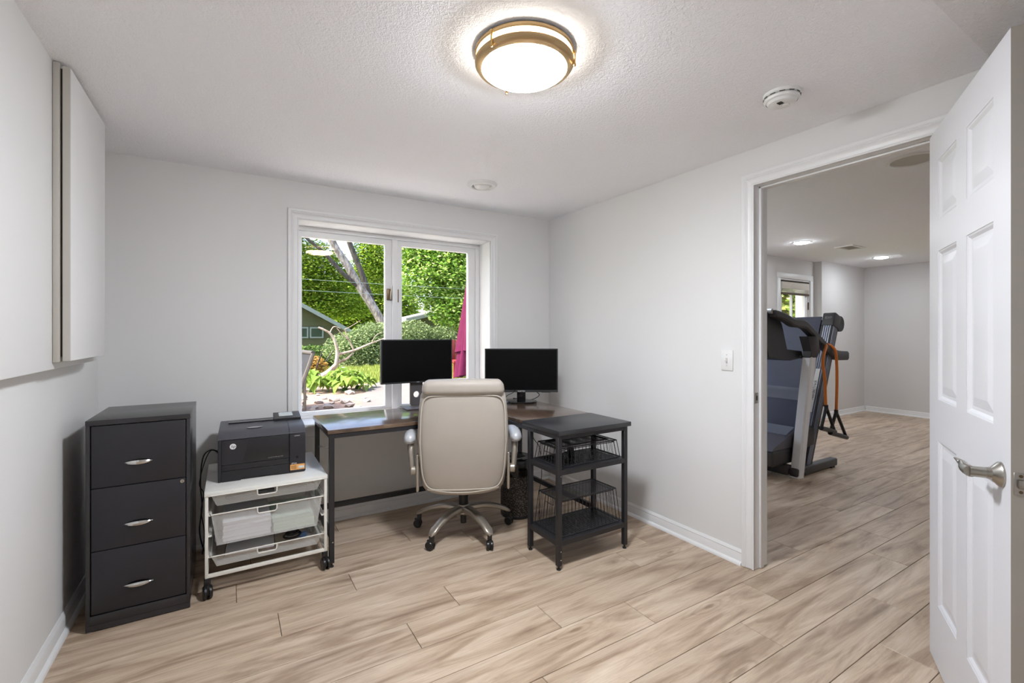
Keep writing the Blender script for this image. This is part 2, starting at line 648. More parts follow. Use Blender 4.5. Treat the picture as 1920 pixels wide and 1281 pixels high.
def lettering(name, body, size, mat, parent, M, extrude=0.0004, align='CENTER', spacing=1.0, shear=0.0):
    cu = bpy.data.curves.new(name, 'FONT')
    cu.body = body
    cu.size = size
    cu.extrude = extrude
    cu.align_x = align
    cu.align_y = 'CENTER'
    cu.space_character = spacing
    cu.shear = shear
    tmp = bpy.data.objects.new(name + '_tmp', cu)
    C.objects.link(tmp)
    dg = bpy.context.evaluated_depsgraph_get()
    me = bpy.data.meshes.new_from_object(tmp.evaluated_get(dg))
    bpy.data.objects.remove(tmp)
    bpy.data.curves.remove(cu)
    me.transform(M)
    me.name = name
    return obj(name, me, mat, parent)

def smooth_path(pts, k=6):
    """Catmull-Rom through the points."""
    p = [Vector(q) for q in pts]
    out = []
    for i in range(len(p) - 1):
        a = p[max(i - 1, 0)]; b = p[i]; c = p[i + 1]; d = p[min(i + 2, len(p) - 1)]
        for s in range(k):
            t = s / k
            out.append(0.5 * ((2 * b) + (c - a) * t + (2 * a - 5 * b + 4 * c - d) * t * t + (3 * b - a - 3 * c + d) * t ** 3))
    out.append(p[-1])
    return out

def rrect(cx, cz, w, h, r, k=6):
    """Rounded rectangle outline as (x, z) pairs, counter-clockwise."""
    pts = []
    for sx, sz, a0 in ((1, 1, 0), (-1, 1, 90), (-1, -1, 180), (1, -1, 270)):
        for i in range(k + 1):
            a = R(a0 + 90 * i / k)
            pts.append((cx + sx * (w / 2 - r) + r * math.cos(a), cz + sz * (h / 2 - r) + r * math.sin(a)))
    return pts


# ------------------------------------------------------------------ the room: floor, walls, ceilings
XL, XU = -2.994, -2.934          # left wall: lower face, upper face
H, HS, HG = 2.25, 2.13, 2.32     # ceiling, soffit, exercise room ceiling
YR = -4.0                        # rear wall (behind the camera)
GX0, GX1 = 0.115, 6.43           # exercise room
GY0, GY1, GYB = -4.0, 0.144, 0.25

def struct(name, g, mat, parent=None, label=None, **kw):
    o = obj(name, g, mat, parent, **kw)
    if parent is None:
        o['kind'] = 'structure'
        if label:
            o['label'] = label
    return o

floor = struct('floor', G().box(-3.15, 6.6, -4.15, 0.30, -0.12, -0.0065), 'subfloor', label='light oak plank floor running through both rooms')
PW, PL = 0.1886, 1.24
JOINT = {-4: -1.727, -2: -1.45, -1: -1.45 + 0.47, 0: -2.361, 1: -1.856, 2: -0.963, 3: -1.476, 4: -0.490, 5: -1.171, 6: -0.803,
         7: -0.167, 8: -0.483, 9: 0.238, 10: -0.131}
JOINT[-2] = -1.05
JOINT[-1] = -1.45
rng = random.Random(4)
full = {}
def plank_mesh(L, W):
    key = (round(L, 3), round(W, 3))
    if key not in full:
        g = G()
        e = 0.0011
        hx, hy = L / 2 - e, W / 2 - e
        b = 0.0012
        vs = [(-hx, -hy, -0.006), (hx, -hy, -0.006), (hx, hy, -0.006), (-hx, hy, -0.006),
              (-hx, -hy, -b), (hx, -hy, -b), (hx, hy, -b), (-hx, hy, -b),
              (-hx + b, -hy + b, 0), (hx - b, -hy + b, 0), (hx - b, hy - b, 0), (-hx + b, hy - b, 0)]
        fs = [[0, 1, 5, 4], [1, 2, 6, 5], [2, 3, 7, 6], [3, 0, 4, 7], [4, 5, 9, 8], [5, 6, 10, 9], [6, 7, 11, 10], [7, 4, 8, 11], [8, 9, 10, 11]]
        g.add(vs, fs)
        me = g.mesh('plank', smooth=False)
        setmat(me, 'plank')
        full[key] = me
    return full[key]
for k in range(-4, 19):
    y1 = -0.575 - PW * k
    y0 = y1 - PW
    if y1 > 0.25:
        continue
    if y0 < YR - 0.1:
        break
    j = JOINT.get(k, rng.uniform(-1.2, 0.0))
    x_end = GX1 + 0.06
    x = j - PL * math.ceil((j + 3.05) / PL)
    while x < x_end:
        a, b = max(x, -3.05), min(x + PL, x_end)
        if b - a > 0.02:
            o = obj('plank', plank_mesh(b - a, PW), None, floor, loc=((a + b) / 2, (y0 + y1) / 2, 0))
            if rng.random() < 0.5:
                o.rotation_euler = (0, 0, PI)
        x += PL

WX0, WX1, WZ0, WZ1 = -2.005, -0.587, 0.672, 2.006        # window opening
DY0, DY1, DZ = -2.654, -1.842, 2.072                     # door opening in the studs
wall_back = struct('wall_back', G().holed('y', 0, 0.27, (-3.15, GX0), (-0.1, 2.5), (WX0 - 0.012, WX1 + 0.012), (WZ0 - 0.02, WZ1 + 0.012)), 'wall', label='pale grey window wall')
wall_right = struct('wall_right', G().holed('x', 0, GX0, (-4.15, 0.0), (0.0, 2.5), (DY0, DY1), (0.0, DZ)), 'wall', label='pale grey wall with the doorway')
wall_left = struct('wall_left', G().box(-3.15, XL, -4.15, 0.0, -0.1, 2.5), 'wall', label='pale grey left wall')
obj('upper_wall', G().box(XL, XU, YR, -0.35, 1.134, 2.26, bev=0.004), 'wall', wall_left)
struct('wall_rear', G().box(-3.15, GX0, YR - 0.15, YR, -0.1, 2.5), 'wall', label='pale grey wall opposite the window')
struct('ceiling', G().box(-3.15, 0.03, -2.85, 0.10, H, H + 0.2), 'ceiling', label='white textured ceiling')
struct('ceiling_soffit', G().box(-3.15, 0.03, YR - 0.1, -2.835, HS, H + 0.19), 'soffit', label='lowered textured strip of ceiling near the door')
# exercise room
PDX0, PDX1, PDZ = 4.13, 4.93, 2.03                        # patio door opening
SDX0, SDX1, SDB, SDZ = 0.75, 2.75, 0.75, 2.02             # gym window opening
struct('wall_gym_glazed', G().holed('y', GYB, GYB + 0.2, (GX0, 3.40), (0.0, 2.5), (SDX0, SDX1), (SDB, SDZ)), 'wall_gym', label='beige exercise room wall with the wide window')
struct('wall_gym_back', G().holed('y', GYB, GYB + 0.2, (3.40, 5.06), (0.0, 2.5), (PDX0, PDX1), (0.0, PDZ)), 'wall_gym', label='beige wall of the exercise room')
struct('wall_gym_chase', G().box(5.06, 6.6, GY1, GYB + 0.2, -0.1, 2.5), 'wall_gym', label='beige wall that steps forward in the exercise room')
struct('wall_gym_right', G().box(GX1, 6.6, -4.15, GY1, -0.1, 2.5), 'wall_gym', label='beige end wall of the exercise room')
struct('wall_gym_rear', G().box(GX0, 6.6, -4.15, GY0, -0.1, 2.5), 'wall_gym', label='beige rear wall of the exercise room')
struct('ceiling_gym', G().box(GX0 - 0.02, 6.6, -4.15, GYB + 0.1, HG, HG + 0.13), 'ceiling', label='white textured ceiling of the exercise room')

# baseboards: moulded board and shoe moulding
BB = [(0, 0), (0.011, 0), (0.011, 0.058), (0.009, 0.062), (0.011, 0.067), (0.007, 0.075), (0.003, 0.082), (0, 0.082)]
SH = [(0.0, 0), (0.026, 0), (0.025, 0.007), (0.022, 0.013), (0.017, 0.017), (0.011, 0.019), (0, 0.019)]
def baseboard(name, p0, p1, nrm, label):
    """Runs p0 -> p1 along the wall; nrm points into the room."""
    p0 = Vector((*p0, 0)); p1 = Vector((*p1, 0)); nv = Vector((*nrm, 0))
    def run(prof):
        g = G()
        g.loft([[p + nv * (d + 0.0005) + Vector((0, 0, z)) for d, z in prof] for p in (p0, p1)])
        return g
    o = struct(name, run(BB), 'trim', label=label)
    obj('shoe_moulding', run(SH), 'trim', o)
baseboard('baseboard_back', (XL, 0), (0, 0), (0, -1), 'white baseboard under the window')
baseboard('baseboard_right', (0, -0.026), (0, -1.796), (-1, 0), 'white baseboard beside the doorway')
baseboard('baseboard_left', (XL, YR), (XL, -0.026), (1, 0), 'white baseboard along the left wall')
baseboard('baseboard_gym_back', (5.06, GY1), (GX1, GY1), (0, -1), 'white baseboard behind the treadmill')
baseboard('baseboard_gym_right', (GX1, GY1 - 0.026), (GX1, GY0), (-1, 0), 'white baseboard of the far end wall')

# moulded casing profile (across, proud)
CAS = [(0, 0), (0, 0.010), (0.006, 0.013), (0.010, 0.010), (0.022, 0.010), (0.036, 0.013), (0.040, 0.017), (0.046, 0.014), (0.050, 0.018), (0.062, 0.018), (0.065, 0.015), (0.065, 0)]
def casing_run(to3d, a, b, mitre_a, mitre_b):
    """to3d(s, across, proud): s along; across grows outward; mitre +1 lengthens the outer edge."""
    g = G()
    g.loft([[to3d(a - mitre_a * u, u, d) for u, d in CAS], [to3d(b + mitre_b * u, u, d) for u, d in CAS]])
    return g

# ------------------------------------------------------------------ window_1
def window1():
    w = thing('window_1', 'white two-panel window with moulded casing above the desk', 'window', (0, 0, 0), kind='structure')
    del w['category']
    x0, x1, z0, z1 = WX0, WX1, WZ0, WZ1
    obj('casing', casing_run(lambda s, u, d: (x0 - u, -d, s), z0 - 0.002, z1, 0, 1), 'trim', w)
    obj('casing', casing_run(lambda s, u, d: (x1 + u, -d, s), z0 - 0.002, z1, 0, 1), 'trim', w)
    obj('casing', casing_run(lambda s, u, d: (s, -d, z1 + u), x0, x1, 1, 1), 'trim', w)
    obj('stool', G().box(x0 - 0.085, x1 + 0.085, -0.045, 0.20, z0 - 0.020, z0, bev=0.005), 'trim', w)
    obj('apron', G().box(x0 - 0.062, x1 + 0.062, -0.013, 0.0, z0 - 0.085, z0 - 0.020, bev=0.003), 'trim', w)
    D = 0.20
    # jamb boards line the reveal
    obj('jamb', G().box(x0 - 0.012, x0, -0.006, 0.27, z0, z1), 'trim', w)
    obj('jamb', G().box(x1, x1 + 0.012, -0.006, 0.27, z0, z1), 'trim', w)
    obj('head_jamb', G().box(x0 - 0.012, x1 + 0.012, -0.006, 0.27, z1, z1 + 0.012), 'trim', w)
    # fixed frame
    obj('frame_head', G().box(x0, x1, D - 0.015, 0.27, z1 - 0.030, z1, bev=0.003), 'trim', w)
    obj('frame_sill', G().box(x0, x1, D - 0.015, 0.29, z0, z0 + 0.018, bev=0.003), 'trim', w)
    obj('frame_side', G().box(x0, x0 + 0.012, D - 0.015, 0.27, z0 + 0.018, z1 - 0.030), 'trim', w)
    obj('frame_side', G().box(x1 - 0.036, x1, D - 0.015, 0.27, z0 + 0.018, z1 - 0.030, bev=0.003), 'trim', w)
    obj('mullion', G().box(-1.334, -1.292, D - 0.022, 0.27, z0 + 0.018, z1 - 0.030, bev=0.004), 'trim', w)
    # sashes
    zb, zt = z0 + 0.018, z1 - 0.030
    for gx0, gx1, sx0, sx1 in ((-1.966, -1.380, x0 + 0.012, -1.334), (-1.256, -0.682, -1.292, x1 - 0.036)):
        gz0, gz1 = 0.713, 1.936
        s = obj('sash', G().holed('y', D, D + 0.045, (sx0 + 0.001, sx1 - 0.001), (zb + 0.001, zt - 0.001), (gx0, gx1), (gz0, gz1)), 'trim', w)
        obj('pane', G().box(gx0 - 0.004, gx1 + 0.004, D + 0.022, D + 0.026, gz0 - 0.004, gz1 + 0.004), 'pane', s)
        bead = [(gx0, gz0), (gx1, gz0), (gx1, gz1), (gx0, gz1)]
        obj('glazing_bead', G().tube([(p[0], D + 0.010, p[1]) for p in bead], 0.006, n=6, closed=True), 'trim', s)
    # latch between the sashes
    la = obj('latch', G().box(-1.372, -1.334, D - 0.014, D, 1.515, 1.600, bev=0.004), 'hinge', w)
    obj('latch_lever', G().tube([(-1.345, D - 0.018, 1.52), (-1.345, D - 0.034, 1.57), (-1.342, D - 0.038, 1.63)], [0.008, 0.007, 0.003]), 'nickel', la)
    obj('latch_lever', G().box(-1.290, -1.281, D - 0.012, D, 1.50, 1.60, bev=0.003), 'hinge', w)
window1()

# ------------------------------------------------------------------ doorway trim and door_1
def doorway():
    t = thing('trim_1', 'white moulded casing round the open doorway', 'door frame', (0, 0, 0), kind='structure')
    del t['category']
    ya, yb, zt = -2.634, -1.861, 2.052
    obj('casing', casing_run(lambda s, u, d: (-d, yb + u, s), 0.003, zt, 0, 1), 'trim', t)
    obj('casing', casing_run(lambda s, u, d: (-d, ya - u, s), 0.003, zt, 0, 1), 'trim', t)
    obj('casing', casing_run(lambda s, u, d: (-d, s, zt + u), ya, yb, 1, 1), 'trim', t)
    obj('jamb', G().box(-0.002, GX0 + 0.002, yb, yb + 0.018, 0.003, zt + 0.018), 'trim', t)
    obj('jamb', G().box(-0.002, GX0 + 0.002, ya - 0.018, ya, 0.003, zt + 0.018), 'trim', t)
    obj('head_jamb', G().box(-0.002, GX0 + 0.002, ya, yb, zt, zt + 0.018), 'trim', t)
    obj('door_stop', G().box(0.040, 0.070, yb - 0.011, yb, 0.004, zt, bev=0.002), 'trim', t)
    obj('door_stop', G().box(0.040, 0.070, ya, ya + 0.011, 0.004, zt, bev=0.002), 'trim', t)
    obj('door_stop', G().box(0.040, 0.070, ya, yb, zt - 0.011, zt, bev=0.002), 'trim', t)
    sp = obj('strike_plate', G().box(0.002, 0.030, yb - 0.0015, yb + 0.001, 0.889, 0.946, bev=0.0006, seg=1), 'nickel', t)
    obj('strike_hole', G().box(0.013, 0.024, yb - 0.0024, yb - 0.001, 0.905, 0.930), 'gap_dark', sp)
doorway()

def door1():
    # local: x from hinge (0) to free edge (W), visible face at y = T/2
    W, HT, T = 0.775, 2.03, 0.035
    d = thing('door_1', 'white six-panel door standing open', 'door', (0, 0, 0), kind='structure')
    del d['category']
    d.location = (-0.022, -2.590, 0.008)
    d.rotation_euler = (0, 0, math.atan2(-0.363, -0.690))
    # visible face is toward (-.465, .885) which is local -y after this rotation
    obj('slab', G().box(0.004, W - 0.004, 0.010, T - 0.010, 0.004, HT - 0.004), 'door', d)
    ST, MID = 0.115, 0.10
    colx = [(ST, W / 2 - MID / 2), (W / 2 + MID / 2, W - ST)]
    rows = [(0.235, 0.855), (1.010, 1.565), (1.680, 1.905)]
    def slab(name, x0, x1, z0, z1):
        obj(name, G().box(x0, x1, 0.0, T, z0, z1), 'door', d)
    slab('stile', 0, ST, 0, HT)
    slab('stile', W - ST, W, 0, HT)
    slab('mullion', W / 2 - MID / 2, W / 2 + MID / 2, rows[0][0], rows[2][1])
    zs = [0, rows[0][0], rows[0][1], rows[1][0], rows[1][1], rows[2][0], rows[2][1], HT]
    for a, b in ((0, 1), (6, 7)):
        slab('rail', ST, W - ST, zs[a], zs[b])
    for a, b in ((2, 3), (4, 5)):
        for cx0, cx1 in colx:
            slab('rail', cx0, cx1, zs[a], zs[b])
    for cx0, cx1 in colx:
        for z0, z1 in rows:
            for side in (0, 1):
                f = (lambda y: y) if side == 0 else (lambda y: T - y)
                # raised field and sticking: nested rings stepping in
                rings = []
                for ins, y in ((0.0, 0.0015), (0.006, 0.0035), (0.010, 0.0065), (0.014, 0.0095), (0.024, 0.0095), (0.052, 0.0035), (0.056, 0.0030)):
                    rings.append([(cx0 + ins, f(y), z0 + ins), (cx1 - ins, f(y), z0 + ins), (cx1 - ins, f(y), z1 - ins), (cx0 + ins, f(y), z1 - ins)])
                g = G()
                g.loft(rings, cap=False)
                n = len(g.v)
                g.f.append([n - 4, n - 3, n - 2, n - 1])
                obj('panel', g, 'door', d, sharp=0.15)
    obj('edge_strip', G().box(W, W + 0.0012, 0.0, T, 0, HT), 'door_edge', d, label='bare taupe edge of the door')
    # lever handle on the visible face (y < 0)
    hx, hz = W - 0.060, 0.886
    rose = G().lathe([(0.0, 0.0), (0.033, 0.0), (0.033, 0.004), (0.030, 0.008), (0.016, 0.020), (0.0145, 0.030), (0.0, 0.030)], 32, Matrix.Translation((hx, 0, hz)) @ Matrix.Rotation(R(90), 4, 'X'))
    ro = obj('handle_rose', rose, 'nickel', d)
    obj('handle_neck', G().cyl((hx, -0.028, hz), (hx, -0.062, hz), 0.0140, n=24), 'nickel', ro)
    path = smooth_path([(hx + 0.004, -0.060, hz), (hx - 0.030, -0.064, hz + 0.001), (hx - 0.060, -0.060, hz + 0.003), (hx - 0.085, -0.056, hz - 0.003), (hx - 0.108, -0.058, hz + 0.006)], 6)
    rings = []
    m = len(path)
    for i, p in enumerate(path):
        s = i / (m - 1)
        ry = 0.0150 * (1 - s) + 0.004 * s
        rz = 0.0150 * (1 - s) + 0.012 * s
        tw = s * s * 1.2
        ring = []
        for k in range(14):
            a = 2 * PI * k / 14
            u, v = ry * math.cos(a), rz * math.sin(a)
            ring.append(p + Vector((0, u * math.cos(tw) - v * math.sin(tw), u * math.sin(tw) + v * math.cos(tw))))
        rings.append(ring)
    obj('lever', G().loft(rings), 'nickel', ro)
    # same lever on the other face
    M2 = Matrix.Translation((hx, T, hz)) @ Matrix.Rotation(R(-90), 4, 'X')
    ro2 = obj('handle_rose', G().lathe([(0.0, 0.0), (0.033, 0.0), (0.033, 0.004), (0.030, 0.008), (0.016, 0.020), (0.0125, 0.030), (0.0125, 0.062), (0.0, 0.062)], 32, M2), 'nickel', d)
    obj('lever', G().tube([(hx + 0.006, T + 0.056, hz), (hx - 0.05, T + 0.058, hz), (hx - 0.105, T + 0.054, hz + 0.003)], [0.012, 0.011, 0.006], n=12), 'nickel', ro2)
    # latch plate in the free edge
    lp = obj('latch_plate', G().box(W + 0.0012, W + 0.0028, 0.005, 0.030, hz - 0.034, hz + 0.022, bev=0.0006, seg=1), 'nickel', d)
    obj('latch_bolt', G().box(W + 0.0028, W + 0.0115, 0.011, 0.024, hz - 0.017, hz + 0.006, bev=0.003), 'nickel', lp)
    for zz in (hz + 0.014, hz - 0.026):
        obj('screw', G().cyl((W + 0.0028, 0.0175, zz), (W + 0.0034, 0.0175, zz), 0.004, n=12), 'hinge', lp)
    for zz in (0.2, 1.02, 1.84):
        obj('hinge', G().cyl((-0.006, T - 0.002, zz - 0.045), (-0.006, T - 0.002, zz + 0.045), 0.006, n=12), 'nickel', d)
door1()

# ------------------------------------------------------------------ glazed patio door of the exercise room (door_2)
def door2():
    d = thing('door_2', 'white glazed patio door with a raised blind behind the treadmill', 'door', (0, 0, 0), kind='structure')
    del d['category']
    x0, x1, zt, y = PDX0, PDX1, PDZ, GYB
    obj('casing', G().box(x0 - 0.075, x0, y - 0.018, y, 0, zt, bev=0.004), 'trim', d)
    obj('casing', G().box(x1, x1 + 0.075, y - 0.018, y, 0, zt, bev=0.004), 'trim', d)
    obj('casing', G().box(x0 - 0.075, x1 + 0.075, y - 0.018, y, zt, zt + 0.075, bev=0.004), 'trim', d)
    for a in (x0, x1 - 0.02):
        obj('jamb', G().box(a, a + 0.02, y, y + 0.19, 0, zt), 'trim', d)
    obj('head_jamb', G().box(x0 + 0.02, x1 - 0.02, y, y + 0.19, zt - 0.02, zt), 'trim', d)
    dy = y + 0.015
    dx0, dx1, dz = x0 + 0.022, x1 - 0.022, zt - 0.022
    leaf = obj('leaf', G().holed('y', dy, dy + 0.042, (dx0, dx1), (0.02, dz), (dx0 + 0.06, dx1 - 0.08), (0.25, dz - 0.10)), 'trim', d)
    gx0, gx1, gz0, gz1 = dx0 + 0.06, dx1 - 0.08, 0.25, dz - 0.10
    obj('muntin', G().box((gx0 * .55 + gx1 * .45) - 0.009, (gx0 * .55 + gx1 * .45) + 0.009, dy + 0.004, dy + 0.036, gz0, gz1), 'trim', leaf)
    for zz in (0.62, 1.04, 1.455):
        obj('muntin', G().box(gx0, gx1, dy + 0.005, dy + 0.035, zz - 0.010, zz + 0.010), 'trim', leaf)
    obj('pane', G().box(gx0 - 0.003, gx1 + 0.003, dy + 0.019, dy + 0.022, gz0, gz1), 'pane', leaf)
    b = obj('blind', G().box(dx0 + 0.025, dx1 - 0.005, dy - 0.024, dy - 0.003, 1.885, 1.985, bev=0.004), 'blind', d)
    for q in range(4):
        obj('blind_slat', G().box(dx0 + 0.03, dx1 - 0.01, dy - 0.028, dy - 0.003, 1.836 + q * 0.012, 1.842 + q * 0.012), 'blind', b)
    obj('blind_rail', G().box(dx0 + 0.03, dx1 - 0.01, dy - 0.028, dy - 0.003, 1.805, 1.833, bev=0.003), 'blind_rail', b)
    obj('blind_headrail', G().box(dx0 + 0.02, dx1, dy - 0.022, dy - 0.003, 1.985, 2.004), 'gap_dark', b)
    for zz in (0.3, 1.66):
        obj('hinge', G().box(x1 - 0.026, x1 - 0.014, dy - 0.016, dy, zz - 0.055, zz + 0.055, bev=0.002), 'hinge', d)
door2()

def window2():
    d = thing('window_2', 'wide white sliding window of the exercise room', 'window', (0, 0, 0), kind='structure')
    del d['category']
    x0, x1, zb, zt, y = SDX0, SDX1, SDB, SDZ, GYB
    for a, b in ((x0 - 0.07, x0), (x1, x1 + 0.07)):
        obj('casing', G().box(a, b, y - 0.018, y, zb, zt, bev=0.004), 'trim', d)
    obj('casing', G().box(x0 - 0.07, x1 + 0.07, y - 0.018, y, zt, zt + 0.07, bev=0.004), 'trim', d)
    obj('stool', G().box(x0 - 0.08, x1 + 0.08, y - 0.05, y + 0.02, zb - 0.02, zb, bev=0.004), 'trim', d)
    obj('frame', G().holed('y', y + 0.02, y + 0.18, (x0, x1), (zb, zt), (x0 + 0.04, x1 - 0.04), (zb + 0.03, zt - 0.04)), 'trim', d)
    xm = (x0 + x1) / 2
    for a, b, yy in ((x0 + 0.04, xm + 0.03, y + 0.06), (xm - 0.03, x1 - 0.04, y + 0.11)):
        s = obj('sash', G().holed('y', yy, yy + 0.04, (a, b), (zb + 0.032, zt - 0.042), (a + 0.05, b - 0.05), (zb + 0.08, zt - 0.09)), 'trim', d)
        obj('pane', G().box(a + 0.048, b - 0.048, yy + 0.018, yy + 0.022, zb + 0.078, zt - 0.088), 'pane', s)
window2()

# ------------------------------------------------------------------ fixtures on ceiling and walls
def ceiling_lamp():
    t = thing('ceiling_lamp', 'round flush ceiling lamp with two bronze rings and frosted glass bowl', 'lamp', (-1.509, -1.931, H))
    t.scale = (0.94, 0.94, 1.0)
    obj('canopy', G().lathe([(0.0, -0.0005), (0.172, -0.0005), (0.172, -0.004), (0.0, -0.004)], 64), 'white_plastic', t)
    obj('upper_ring', G().lathe([(0.160, -0.004), (0.181, -0.004), (0.184, -0.007), (0.184, -0.015), (0.180, -0.019), (0.170, -0.019), (0.162, -0.016)], 64), 'bronze', t)
    obj('glass_drum', G().lathe([(0.166, -0.010), (0.170, -0.018), (0.170, -0.040), (0.160, -0.046)], 64), 'lamp_band', t)
    obj('lower_ring', G().lathe([(0.172, -0.037), (0.182, -0.037), (0.184, -0.040), (0.183, -0.048), (0.176, -0.057), (0.159, -0.0625), (0.156, -0.060), (0.157, -0.055), (0.172, -0.048)], 64), 'bronze', t)
    prof = []
    for i in range(13):
        a = R(90) * i / 12
        prof.append((0.1575 * math.cos(a), -0.058 - 0.034 * math.sin(a)))
    prof[-1] = (0.0005, -0.092)
    obj('glass_bowl', G().lathe(prof, 64), 'lamp_glass', t)
    for a in (200, 320, 80):
        x, y = 0.1855 * math.cos(R(a)), 0.1855 * math.sin(R(a))
        p = obj('post', G().cyl((x, y, -0.010), (x, y, -0.055), 0.0040, n=12), 'brass', t)
        obj('finial', G().lathe([(0.0002, -0.066), (0.004, -0.064), (0.0055, -0.060), (0.0048, -0.055), (0.003, -0.053)], 14, Matrix.Translation((x, y, 0)), cap1=True), 'brass', p)
ceiling_lamp()

def smoke_detector():
    t = thing('smoke_detector', 'round white smoke detector on the ceiling near the doorway', 'smoke detector', (-0.452, -2.246, H))
    obj('base', G().lathe([(0.0, 0.0), (0.068, 0.0), (0.069, -0.010), (0.066, -0.014), (0.0, -0.014)], 40), 'white_plastic', t)
    b = obj('body', G().lathe([(0.058, -0.014), (0.061, -0.018), (0.058, -0.030), (0.050, -0.042), (0.036, -0.046), (0.0, -0.047)], 40), 'white_plastic', t)
    obj('collar', G().lathe([(0.062, -0.020), (0.066, -0.022), (0.064, -0.030), (0.058, -0.033)], 40), 'white_plastic', t)
    for k in range(12):
        a = R(30 * k)
        g = G()
        g.box(-0.010, 0.010, -0.0012, 0.0012, -0.0175, -0.0150, M=Matrix.Rotation(a, 4, 'Z') @ Matrix.Translation((0, 0.0665, 0)))
        obj('vent_slot', g, 'slot_dark', b)
    obj('test_button', G().lathe([(0.0, -0.051), (0.012, -0.050), (0.014, -0.046)], 20, Matrix.Translation((0.012, -0.012, 0))), 'white_plastic', b)
    for k in range(4):
        obj('sounder_slot', G().box(-0.034 + 0.006 * k, -0.031 + 0.006 * k, -0.016, 0.002, -0.0490, -0.0462), 'slot_dark', b)
smoke_detector()

def eyeball_fixture(name, label, loc, r, group=None):
    t = thing(name, label, 'ceiling fixture', loc)
    obj('trim_ring', G().lathe([(r, 0.0), (r * 1.0, -0.004), (r * 0.90, -0.016), (r * 0.72, -0.018), (r * 0.66, -0.010), (r * 0.64, 0.0)], 48), 'white_plastic', t)
    obj('baffle', G().lathe([(r * 0.70, -0.012), (r * 0.60, -0.004), (r * 0.5, -0.001)], 40), 'panel_edge', t)
    obj('eyeball', G().lathe([(r * 0.58, -0.003), (r * 0.52, -0.014), (r * 0.38, -0.022), (r * 0.2, -0.0255), (0.0, -0.026)], 40, Matrix.Rotation(R(-10), 4, 'X')), 'white_plastic', t)
    return t
eyeball_fixture('ceiling_spot', 'small round white ceiling fixture above the window, unlit', (-0.962, -0.575, H), 0.098)

def light_switch():
    t = thing('light_switch', 'white toggle light switch on the wall beside the doorway', 'light switch', (0, -1.703, 1.113))
    obj('plate', G().box(-0.007, -0.0006, -0.036, 0.036, -0.058, 0.058, bev=0.003), 'white_plastic', t)
    obj('toggle_frame', G().box(-0.0082, -0.007, -0.0055, 0.0055, -0.0125, 0.0125), 'panel_edge', t)
    obj('toggle', G().prism([(-0.0035, -0.006), (0.0035, -0.006), (0.0035, 0.006), (-0.0035, 0.006)], 'x', -0.008, -0.020, M=Matrix.Rotation(R(-18), 4, 'Y')), 'white_plastic', t)
    for z in (-0.030, 0.030):
        obj('screw', G().cyl((-0.0085, 0, z), (-0.0068, 0, z), 0.003, n=12), 'panel_edge', t)
light_switch()

def wall_panel():
    t = thing('wall_panel', 'flat white cover panel standing off the upper left wall on a frame', 'panel', (XU, -1.010, 1.160))
    y1 = 0.548
    obj('backing_frame', G().box(0.001, 0.020, 0.0, y1 - 0.04, 0.0, 1.086, bev=0.002), 'panel_edge', t)
    obj('spacer', G().box(0.020, 0.0275, 0.014, y1 - 0.05, 0.02, 1.07), 'gap_dark', t)
    obj('cover', G().box(0.0275, 0.0495, 0.002, y1, 0.004, 1.076, bev=0.0015), 'panel_white', t)
    obj('cover_edge', G().box(0.028, 0.049, 0.0008, 0.002, 0.006, 1.074), 'panel_edge', t)
wall_panel()

# exercise room ceiling
def can_light(loc, label):
    t = thing('recessed_light', label, 'lamp', loc, group='recessed lights of the exercise room')
    obj('trim_ring', G().lathe([(0.098, 0.0), (0.098, -0.003), (0.082, -0.006), (0.078, -0.002), (0.078, 0.0)], 40), 'white_plastic', t)
    obj('lens', G().lathe([(0.080, -0.002), (0.074, -0.010), (0.05, -0.016), (0.0005, -0.019)], 40), 'can_glow', t)
can_light((1.28, -0.460, HG), 'lit recessed ceiling light beside the treadmill console')
can_light((3.30, -0.455, HG), 'lit recessed ceiling light nearest above the treadmill')
can_light((5.38, -0.470, HG), 'lit recessed ceiling light near the far end wall')
can_light((3.30, -2.55, HG), 'lit recessed ceiling light above the middle of the exercise room floor')
can_light((5.38, -2.55, HG), 'lit recessed ceiling light near the end wall away from the patio door')

def vent():
    t = thing('ceiling_vent', 'square white air vent in the exercise room ceiling', 'vent', (4.13, -0.605, HG))
    obj('frame', G().holed('z', -0.010, -0.0005, (-0.17, 0.17), (-0.10, 0.10), (-0.14, 0.14), (-0.07, 0.07)), 'white_plastic', t)
    obj('backing', G().box(-0.14, 0.14, -0.07, 0.07, -0.003, -0.001), 'panel_edge', t)
    for k in range(6):
        obj('slat', G().box(-0.14, 0.14, -0.004, 0.010, -0.001, 0.001, M=Matrix.Translation((0, -0.062 + 0.023 * k, -0.006)) @ Matrix.Rotation(R(25), 4, 'X')), 'white_plastic', t)
vent()
def speaker():
    t = thing('ceiling_speaker', 'round recessed speaker grille in the exercise room ceiling by the doorway', 'speaker', (1.155, -2.165, HG))
    obj('trim_ring', G().lathe([(0.135, 0.0), (0.135, -0.004), (0.112, -0.008), (0.108, -0.001)], 48), 'white_plastic', t)
    obj('grille', G().lathe([(0.110, -0.003), (0.0005, -0.004)], 48), 'panel_edge', t)
speaker()

